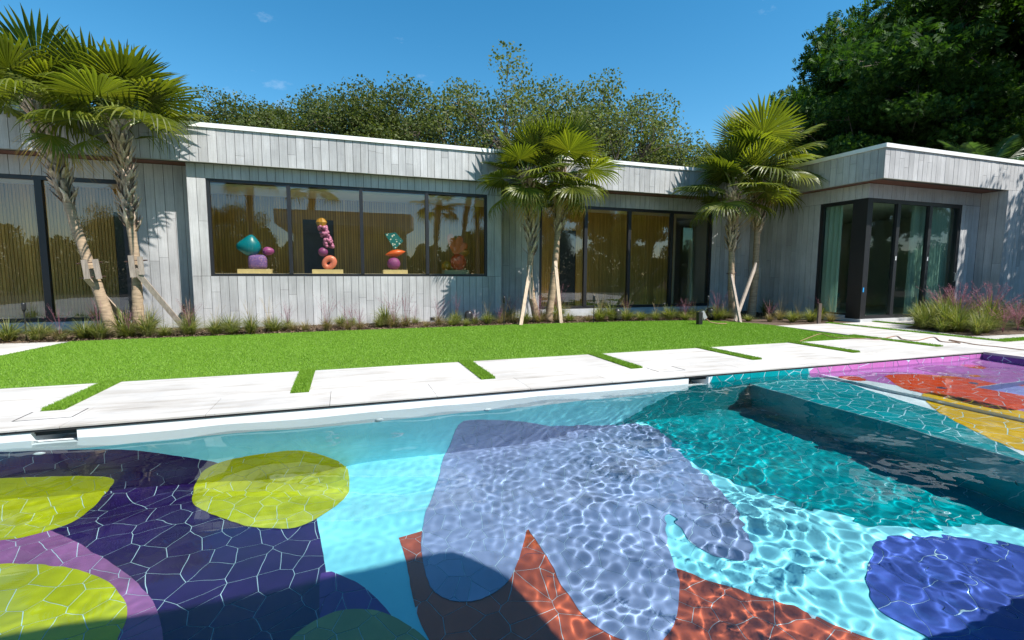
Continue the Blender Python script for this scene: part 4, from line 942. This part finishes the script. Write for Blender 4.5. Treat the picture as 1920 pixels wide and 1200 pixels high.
TS = [tuft_mesh('bunch_grass', 11, 160, .4, .42, .005, leafmat('dry_grass_blade', [(.13, .12, .05), (.24, .19, .09), (.30, .23, .13)], .25, .6)), ]
PM = [plume_mesh('plume', 1), plume_mesh('plume', 2, 14, .95, .3), plume_mesh('plume', 3, 40, .75, .55, PLUME, 40, .07)]
PT = plume_mesh('seed_stalk', 4, 14, .8, .4, TAN, 8, .03)
gr = random.Random(5); xg = -6.9; spots = []
while xg < 9.6:
    yb = np.interp(xg, [-7, -4.6, -2.7, 0, 4, 7, 8.6, 9.35], [10.75, 10.62, 10.66, 10.8, 10.86, 10.7, 10.45, 10.05])
    spots.append((xg, yb + gr.uniform(.18, .42))); xg += gr.uniform(.24, .48)
    if gr.random() < .55: spots.append((xg - .15, yb + gr.uniform(.6, 1.0)))
spots += [(10.1, 9.9), (10.5, 9.6), (11.2, 9.9), (11.0, 9.35), (11.6, 9.3), (11.75, 9.8), (12.2, 9.5), (9.95, 10.6), (10.2, 11.2), (11.6, 10.7), (12.1, 11.2), (12.0, 9.05)]
near_names = [(-6.5, 'the left window'), (-4.9, 'the leaning left palm'), (-3.6, 'the second palm'), (-2.2, 'the first sculpture pane'), (-.5, 'the second sculpture pane'), (1.2, 'the third sculpture pane'),
              (2.8, 'the fourth sculpture pane'), (4.4, 'the central palms'), (6.0, 'the left tall door'), (7.6, 'the middle tall door'), (9.2, 'the right tall door'), (10.8, 'the crossed braces'), (12.2, 'the side window')]
for i, (x_, y_) in enumerate(spots):
    dry = gr.random() < (.10 if x_ < -2.5 else .45 if x_ < 6 else .25)
    me = TS[0] if dry else gr.choice(TM); s = gr.uniform(.62, 1.12) * (.8 if 1.5 < x_ < 4 else 1)
    o = bpy.data.objects.new('bunch_grass', me); link(o); o.location = (x_, y_, -.01); o.rotation_euler = (0, 0, gr.uniform(0, 6.3)); o.scale = (s, s, s * gr.uniform(.85, 1.15))
    nm = min(near_names, key=lambda q: abs(q[0] - x_))[1]; pl = ''
    if gr.random() < (.30 if x_ > -5 else .12):
        pm = bpy.data.objects.new('plume', gr.choice(PM[:2])); link(pm, o); pl = 'pink plumed '
    elif gr.random() < .35: link(bpy.data.objects.new('seed_stalk', PT), o); pl = 'stalky '
    o['kind'] = 'thing'
    row = 'front row' if y_ < 11.2 else 'back row'
    tag(o, f'{"dry" if dry else "green"} {pl}bunch grass in the {row} before {nm}', 'grass clump', f'bunch grasses in the {row} before {nm}')
for i, (x_, y_, s) in enumerate([(12.5, 7.2, .9), (12.6, 6.6, 1.1), (13.0, 7.6, 1.0), (13.1, 6.9, 1.25), (13.5, 7.8, 1.1), (13.7, 7.2, 1.3), (12.9, 6.3, 1.0), (14.2, 7.8, 1.2), (14.3, 6.9, 1.35), (12.35, 6.15, .8), (15.2, 7.6, 1.3), (15.6, 6.9, 1.3), (12.8, 6.95, 1.2), (13.3, 6.55, 1.3), (13.9, 6.7, 1.35), (13.0, 7.3, 1.2), (14.9, 7.1, 1.4), (14.6, 6.2, 1.1), (12.25, 6.7, .9), (13.75, 7.55, 1.3)]):
    o = bpy.data.objects.new('bunch_grass', TM[i % 5]); link(o); o.location = (x_, y_, 0); o.scale = (s, s, s * 1.2); o.rotation_euler = (0, 0, i)
    if i in (5, 7, 8): pm = bpy.data.objects.new('plume', PM[2]); link(pm, o); pm.scale = (1.0, 1.0, .9)
    tag(o, ('pink plumed grass' if i in (5, 7, 8) else 'tall dark green grass') + ' in the bed right of the path before the doors', 'grass clump', 'tall grasses in the right bed' + (' with plumes' if i in (5, 7, 8) else ''))
for i, (x_, y_, s) in enumerate([(13.45, 6.25, 1.0), (14.1, 6.3, 1.15), (14.9, 6.4, 1.2), (14.7, 7.2, 1.1)]):
    o = bpy.data.objects.new('pink_grass', PM[2]); link(o); o.location = (x_, y_, 0); o.scale = (s * 1.0, s * 1.0, s * .8); o.rotation_euler = (0, 0, i)
    tag(o, 'hazy cloud of pink muhly grass at the right edge of the bed', 'grass clump', 'pink grasses at the right edge')

seen = {}
for o in sorted([o for o in COL.objects if o.get('category') == 'grass clump'], key=lambda o: o.location.x): seen.setdefault(o['label'], []).append(o)
for lab_, os_ in seen.items():
    if len(os_) > 1:
        for k_, o in enumerate(os_): o['label'] = ('leftmost', 'second', 'third', 'fourth', 'fifth', 'sixth', 'seventh', 'eighth', 'ninth', 'tenth')[min(k_, 9)] + ' ' + lab_
# ------------------------------------------------------------------ garden lights and small things
def spike(px, top, lab, Y=None):
    b_ = atZ(*px, 0); h = atY(px[0], top, b_.y).z; e = empty('path_light', (b_.x, b_.y, 0)); tag(e, lab, 'garden light', 'black path lights on thin stakes')
    MB().tube([(0, 0, -.05), (0, 0, h - .14)], .012, 8).build('stake', BLACKM, e)
    MB().lathe([(.0, h - .16), (.022, h - .15), (.03, h - .11), (.034, h - .02), (.03, h), (.0, h + .002)], 12).build('lamp_head', BLACKM, e, True)
spike((50, 636), 568, 'black path light at the far left before the tall window'); spike((347, 615), 571, 'black tilted path light by the dark strip left of the bay')
spike((945, 611), 556, 'black path light left of the central palms'); spike((1113, 606), 554, 'black path light before the tall doors'); spike((1326, 598), 555, 'black path light behind the socket post')
for (x, y, lab) in ((881, 600, 'round black grille of a garden speaker under the fourth pane'), (1161, 594, 'dark oval garden speaker before the tall doors'), (1337, 592, 'black domed garden speaker left of the right palms')):
    q = atZ(x, y + 8, 0); e = empty('garden_speaker', (q.x, q.y + .12, 0)); tag(e, lab, 'speaker', 'black garden speakers in the bed')
    MB().lathe([(.0, .0), (.10, .0), (.11, .1), (.105, .22), (.09, .29), (.05, .32), (0, .325)], 18).build('housing', BLACKM, e, True)
    g_ = MB()
    for k_ in range(9): g_.box(-.08, .08, -.116, -.108, .05 + k_ * .026, .06 + k_ * .026)
    g_.build('grille', simple('dark_grey_plastic', (.06, .06, .065), .6), e)
q = atZ(812, 605, 0); e = empty('junction_box', (q.x, q.y + .1, 0)); tag(e, 'small grey junction box low in the grasses before the bay', 'box')
MB().box(-.06, .06, -.03, .03, 0, .14).build('body', simple('grey_plastic', (.2, .2, .21), .6), e); MB().box(-.05, .05, -.036, -.03, .05, .12).build('lid', BLACKM, e)
q = atZ(1311, 609, 0); e = empty('socket_post', (q.x, q.y, 0)); tag(e, 'short black socket post on the lawn with open grey lid', 'socket post')
MB().box(-.055, .055, -.05, .05, 0, .31).build('post', BLACKM, e); o = MB().bar((.06, -.02, .32), (.17, -.02, .15), .1, .02, (0, 1, 0)).build('lid', simple('grey_lid', (.35, .36, .38), .4), e)
MB().box(.056, .085, -.03, .03, .12, .2).build('plug', simple('plug', (.25, .25, .26), .5), e)
tag(MB().tube([atZ(1313, 609, 0) + Vector(v) for v in ((.08, 0, .16), (.16, -.02, .14), (.26, -.05, .06), (.42, -.12, .03), (.62, -.2, .03))], .012, 7).build('cable', CORD, None, True), 'short tan cable leading from the socket post into the lawn', 'cable')
q = atZ(1535, 607, 0); zt = atY(1535, 569, q.y).z
e = empty('stake', (q.x, q.y, 0)); tag(e, 'dark timber stake beside the narrow side window', 'stake'); MB().box(-.05, .05, -.02, .02, 0, zt).build('post', simple('dark_timber', (.09, .065, .05), .8), e)
cp = [(1500, 640), (1520, 632), (1540, 626), (1560, 632), (1590, 634), (1620, 635), (1650, 636), (1680, 630), (1693, 636), (1720, 638), (1750, 632), (1765, 640), (1790, 642), (1800, 643), (1780, 637), (1830, 646), (1870, 650), (1920, 656), (1980, 660)]
cpp = [atZ(x, y, .012) for x, y in cp]; cs = []
for i in range(len(cpp) - 1):
    p0, p1, p2, p3 = cpp[max(i - 1, 0)], cpp[i], cpp[i + 1], cpp[min(i + 2, len(cpp) - 1)]
    for t in np.linspace(0, 1, 6, endpoint=False):
        cs.append(.5 * ((2 * p1) + (-p0 + p2) * t + (2 * p0 - 5 * p1 + 4 * p2 - p3) * t * t + (-p0 + 3 * p1 - 3 * p2 + p3) * t ** 3))
tag(MB().tube(cs, .0085, 6).build('extension_cord', CORD, None, True), 'long tan extension cord lying across the stone path', 'cord')

# ------------------------------------------------------------------ trees
def tree_meshes(name, seed, H, R, z0, ncl, nl, ls, mat_, flat=.62, crad=.24, tr=.28, shell=.55, frond=False):
    r = np.random.RandomState(seed); C = []
    zc_ = (H + z0) / 2; hz = (H - z0) / 2
    while len(C) < ncl:
        d = r.normal(0, 1, 3); d /= np.linalg.norm(d); q = r.uniform(shell, 1.0)
        p = np.array([d[0] * R * q, d[1] * R * q, zc_ + d[2] * hz * q])
        p[:2] *= 1 - .25 * (p[2] < zc_ - hz * .4); p += r.normal(0, R * .05, 3); C.append(p)
    C = np.array(C); cr_ = R * crad * r.uniform(.55, 1.25, ncl)
    ci = r.choice(ncl, nl, p=(cr_ ** 2) / (cr_ ** 2).sum()); g_ = r.normal(0, 1, (nl, 3)); g_ /= np.linalg.norm(g_, axis=1)[:, None]; g_ *= (r.uniform(.15, 1, nl) ** .5)[:, None]
    P_ = C[ci] + g_ * cr_[ci][:, None] * np.array([1, 1, flat])
    # lumpy break-up of every clump
    P_ += .12 * R * crad * np.sin(P_[:, [1, 2, 0]] * 5.1 + ci[:, None])
    n_ = r.normal(0, 1, (nl, 3)) + np.array([0, 0, .9]); n_ /= np.linalg.norm(n_, axis=1)[:, None]
    a_ = np.cross(n_, r.normal(0, 1, (nl, 3))); a_ /= np.linalg.norm(a_, axis=1)[:, None]; b_ = np.cross(n_, a_)
    l_ = ls * r.uniform(.6, 1.3, nl)[:, None]; wdt = .38 if not frond else .16
    V = np.stack([P_ - a_ * l_ * .5, P_ + b_ * l_ * wdt, P_ + a_ * l_ * .5 + n_ * l_ * -.12, P_ - b_ * l_ * wdt], 1)
    if frond:   # feathery: three leaflets wide compound leaf
        off = [-.7, 0, .7]; Vs = []
        for o_ in off: Vs.append(V + (b_ * l_ * o_ * .5)[:, None, :])
        V = np.concatenate(Vs)
    co = bigmesh(name + '_crown', V.reshape(-1, 3), np.arange(len(V) * 4).reshape(-1, 4), mat_); cme = co.data; bpy.data.objects.remove(co)
    mb = MB(); fork = Vector((0, 0, z0 * .85 if z0 > 1 else 1.2)); q_ = random.Random(seed)
    mb.tube([(0, 0, -.1), (tr * .3, 0, fork.z * .5), fork], [tr * 1.35, tr, tr * .85], 10, jit=.06)
    K = max(5, ncl // 14); mains = []
    idx = r.choice(ncl, K, replace=False)
    for k_ in idx:
        e_ = Vector(C[k_]) * 1.0; e_.z = max(e_.z, fork.z + .5); mid = fork.lerp(e_, .5) + Vector((q_.uniform(-.4, .4), q_.uniform(-.4, .4), q_.uniform(0, .7)))
        pts = [fork.lerp(mid, t) * (1 - t * 0) for t in (0, .5)] + [mid, mid.lerp(e_, .5) + Vector((q_.uniform(-.2, .2), q_.uniform(-.2, .2), 0)), e_]
        mb.tube(pts, [tr * .55, tr * .45, tr * .33, tr * .2, tr * .08], 6); mains.append(pts)
    for i in range(ncl):
        e_ = Vector(C[i]); best = min((p for m_ in mains for p in m_[1:4]), key=lambda p: (p - e_).length)
        m2 = best.lerp(e_, .5) + Vector((q_.uniform(-.3, .3), q_.uniform(-.3, .3), q_.uniform(-.1, .3)))
        mb.tube([best, m2, e_], [tr * .16, tr * .10, tr * .04], 4, cap=False)
        for _ in range(3):
            d_ = Vector((q_.gauss(0, 1), q_.gauss(0, 1), q_.gauss(0, .7))).normalized() * cr_[i] * .8; mb.tube([m2.lerp(e_, .7), e_ + d_], [tr * .05, tr * .02], 3, cap=False)
    to = mb.build(name + '_trunk', BARK, None, True); tme = to.data; bpy.data.objects.remove(to)
    return cme, tme
def place(name, mm, loc, s, rz, lab, cat='tree', group=None, sz=None, mat_=None):
    e = empty(name, loc, rz); tag(e, lab, cat, group); e.scale = (s, s, sz or s)
    link(bpy.data.objects.new('crown', mm[0]), e); link(bpy.data.objects.new('trunk', mm[1]), e); return e
OA = tree_meshes('oak', 1, 10, 4.6, 3.0, 150, 76000, .12, OAK, crad=.26)
OB = tree_meshes('oak', 2, 10, 4.3, 2.8, 130, 66000, .12, OAK, crad=.27)
OS = tree_meshes('loose_oak', 3, 11.5, 3.6, 4.2, 90, 15500, .14, OAKD, flat=.8, crad=.24, tr=.2, shell=.3)
DT = tree_meshes('dark_tree', 4, 17, 9.0, 5.2, 150, 62000, .30, DARKL, flat=.42, crad=.21, tr=.42, shell=.4, frond=True)
gl_ = 'dense oaks behind the left part of the house'
place('oak_tree', OB, (-15.5, 25.5, 0), .95, 1.0, 'oak behind the crowns of the two left palms', group=gl_)
place('oak_tree', OA, (-9.2, 25.5, 0), .97, .3, 'dense oak just right of the two left palms', group=gl_)
place('oak_tree', OB, (-4.6, 25.0, 0), .88, 2.3, 'lower dense oak between two taller ones above the first pane', group=gl_)
place('oak_tree', OA, (-.2, 24.5, 0), .93, 4.1, 'dense oak above the second sculpture pane', group=gl_)
place('oak_tree', OB, (3.0, 24.0, 0), .97, 5.0, 'dense oak above the third sculpture pane', group=gl_)
g2 = 'looser trees behind the middle of the house'
place('loose_tree', OS, (6.5, 22, 0), .95, .5, 'thin sparse tree above the fourth sculpture pane', group=g2)
place('loose_tree', OS, (10.2, 22, 0), .94, 2.5, 'sparse tall tree above the central palms', group=g2)
place('loose_tree', OS, (14.0, 22.5, 0), 1.0, 4.4, 'sparse tree with the highest top, right of the central palms', group=g2)
place('loose_tree', OS, (12.2, 24, 0), .93, 1.3, 'sparse tree farther back between the two tallest ones', group=g2)
place('oak_tree', OA, (18.4, 25, 0), .90, 3.4, 'lower dense oak between the central and right palms', group=g2)
place('oak_tree', OB, (8.5, 28, 0), .82, 3.0, 'low dense oak far behind the sparse trees', group=g2)
place('oak_tree', OB, (22.8, 25, 0), .93, .8, 'dense oak behind the right pair of palms', group=g2)
place('dark_tree', DT, (32.2, 16.8, 0), 1.04, .4, 'huge dark feathery tree towering over the right wing')
place('dark_tree', DT, (37, 20, 0), 1.1, 2.4, 'second dark tree behind, at the upper right corner')
place('dark_tree', DT, (26.0, 18, 0), .64, 4.4, 'lower dark tree reaching left behind the tallest right palm')
place('shade_tree', OS, (21.4, 3.4, 0), .95, 1.2, 'tree outside the frame that dapples the right wing', sz=.98)
place('dark_tree', DT, (29, -1.5, 0), .72, .4, 'added unseen dark tree right of the near deck, blocking sky light from the wing')  # unseen tree added to cut the sky fill on the right wing
place('dark_tree', DT, (24, -13, 0), .66, 2.4, 'added unseen dark tree behind the camera, blocking sky light at the right')  # another unseen tree, added to deepen shade on the wing
gb = 'trees across the pool, mirrored in the windows'
for i, (x_, y_, s) in enumerate(((-13, -14, .62), (-8, -16, .66), (12, -15, .58), (17, -17, .75))):
    place('oak_tree', (OA, OB)[i % 2], (x_, y_, -.5), s, i, ['leftmost tree mirrored in the tall left window', 'tree mirrored in the first sculpture pane', 'tree mirrored beside the fourth sculpture pane', 'rightmost tree mirrored in the tall doors'][i], group=gb)
hn = 140000; HX = rng.uniform(-26, 75, hn); ht = 3.3 + .5 * np.sin(HX * .9) + .45 * np.sin(HX * 2.3 + 1) + .25 * np.sin(HX * 5.1); HP = np.stack([HX, -11 + rng.uniform(-.9, .9, hn), ht * rng.uniform(0, 1, hn) ** .8], 1)
hv = rng.normal(0, 1, (hn, 3)); hv /= np.linalg.norm(hv, axis=1)[:, None]; hw_ = np.cross(hv, rng.normal(0, 1, (hn, 3))); hw_ /= np.linalg.norm(hw_, axis=1)[:, None]
HV = np.stack([HP - hv * .12, HP + hw_ * .06, HP + hv * .12, HP - hw_ * .06], 1)
tag(bigmesh('hedge', HV.reshape(-1, 3), np.arange(hn * 4).reshape(-1, 4), DARKL), 'long tall hedge across the pool, mirrored low in the windows', 'hedge')
# feather palm at the right edge
def feather(seed, L_=2.6):
    r = random.Random(seed); mb = MB(); pts = [Vector((L_ * t, 0, .9 * t - 1.5 * t * t)) for t in np.linspace(0, 1, 12)]
    mb.tube(pts, [.03 - .0024 * i for i in range(12)], 5)
    for i in range(46):
        t = .12 + .86 * i / 46; f_ = t * 11; i0 = int(f_); p = pts[i0].lerp(pts[min(i0 + 1, 11)], f_ - i0); l_ = .62 * math.sin(PI * min(1, t * .9 + .1)) + .1
        for s in (-1, 1):
            d_ = Vector((.55, s, -.25 + r.uniform(-.15, .1))).normalized(); q = p + d_ * l_; mb.add([p + Vector((-.02, 0, 0)), p + Vector((.02, 0, 0)), p.lerp(q, .6) + Vector((.018, 0, -.02)), q + Vector((0, 0, -.12 * l_)), p.lerp(q, .6) - Vector((.018, 0, .02))], [(0, 1, 2, 3, 4)])
    o = mb.build('feather_frond', leafmat('feather_leaf', [(.05, .10, .03), (.09, .15, .05)], .3, .4)); me = o.data; bpy.data.objects.remove(o); return me
FF = feather(3); e = empty('feather_palm', (23.6, 11.9, -.8)); tag(e, 'feathery palm rising over the right end of the roof', 'palm')
MB().tube([(0, 0, 0), (.1, 0, 3), (0, 0, 5.4)], [.14, .12, .1], 10).build('trunk', PALMB, e, True)
for i in range(16):
    o = bpy.data.objects.new('frond', FF); link(o, e); o.location = (0, 0, 5.3); o.rotation_euler = (Matrix.Rotation(i * 2.4, 3, 'Z') @ Matrix.Rotation(-math.radians(70 - 5.5 * i), 3, 'Y')).to_euler()

# ------------------------------------------------------------------ pavilion on the camera's side of the pool
pv = empty('pavilion', (0, -3, 0)); tag(pv, 'flat roofed concrete pavilion on the near side of the pool', 'pavilion')
t = MB(); pr_ = [(-2.9, .38), (3.15, .38), (3.5, -1.2), (3.5, -6), (-2.9, -6)]; n = len(pr_)
t.add([(x, y + 3, 3.44) for x, y in pr_] + [(x, y + 3, 4.07) for x, y in pr_], [tuple(range(n))[::-1], tuple(range(n, 2 * n))] + [(i, (i + 1) % n, (i + 1) % n + n, i + n) for i in range(n)])
t.build('roof', CONC, pv); MB().box(-2.6, 3.3, -2.2, -2.0, 0, 3.44).box(3.1, 3.3, -2.0, .3, 0, 3.44).build('wall', CONC, pv)
dk = MB().box(XL - .3, XR + .6, -7, YN + .012, -.05, 0).build('near_deck', STONE); tag(dk, 'stone deck on the near side of the pool', kind='structure')
dk.name = 'deck'
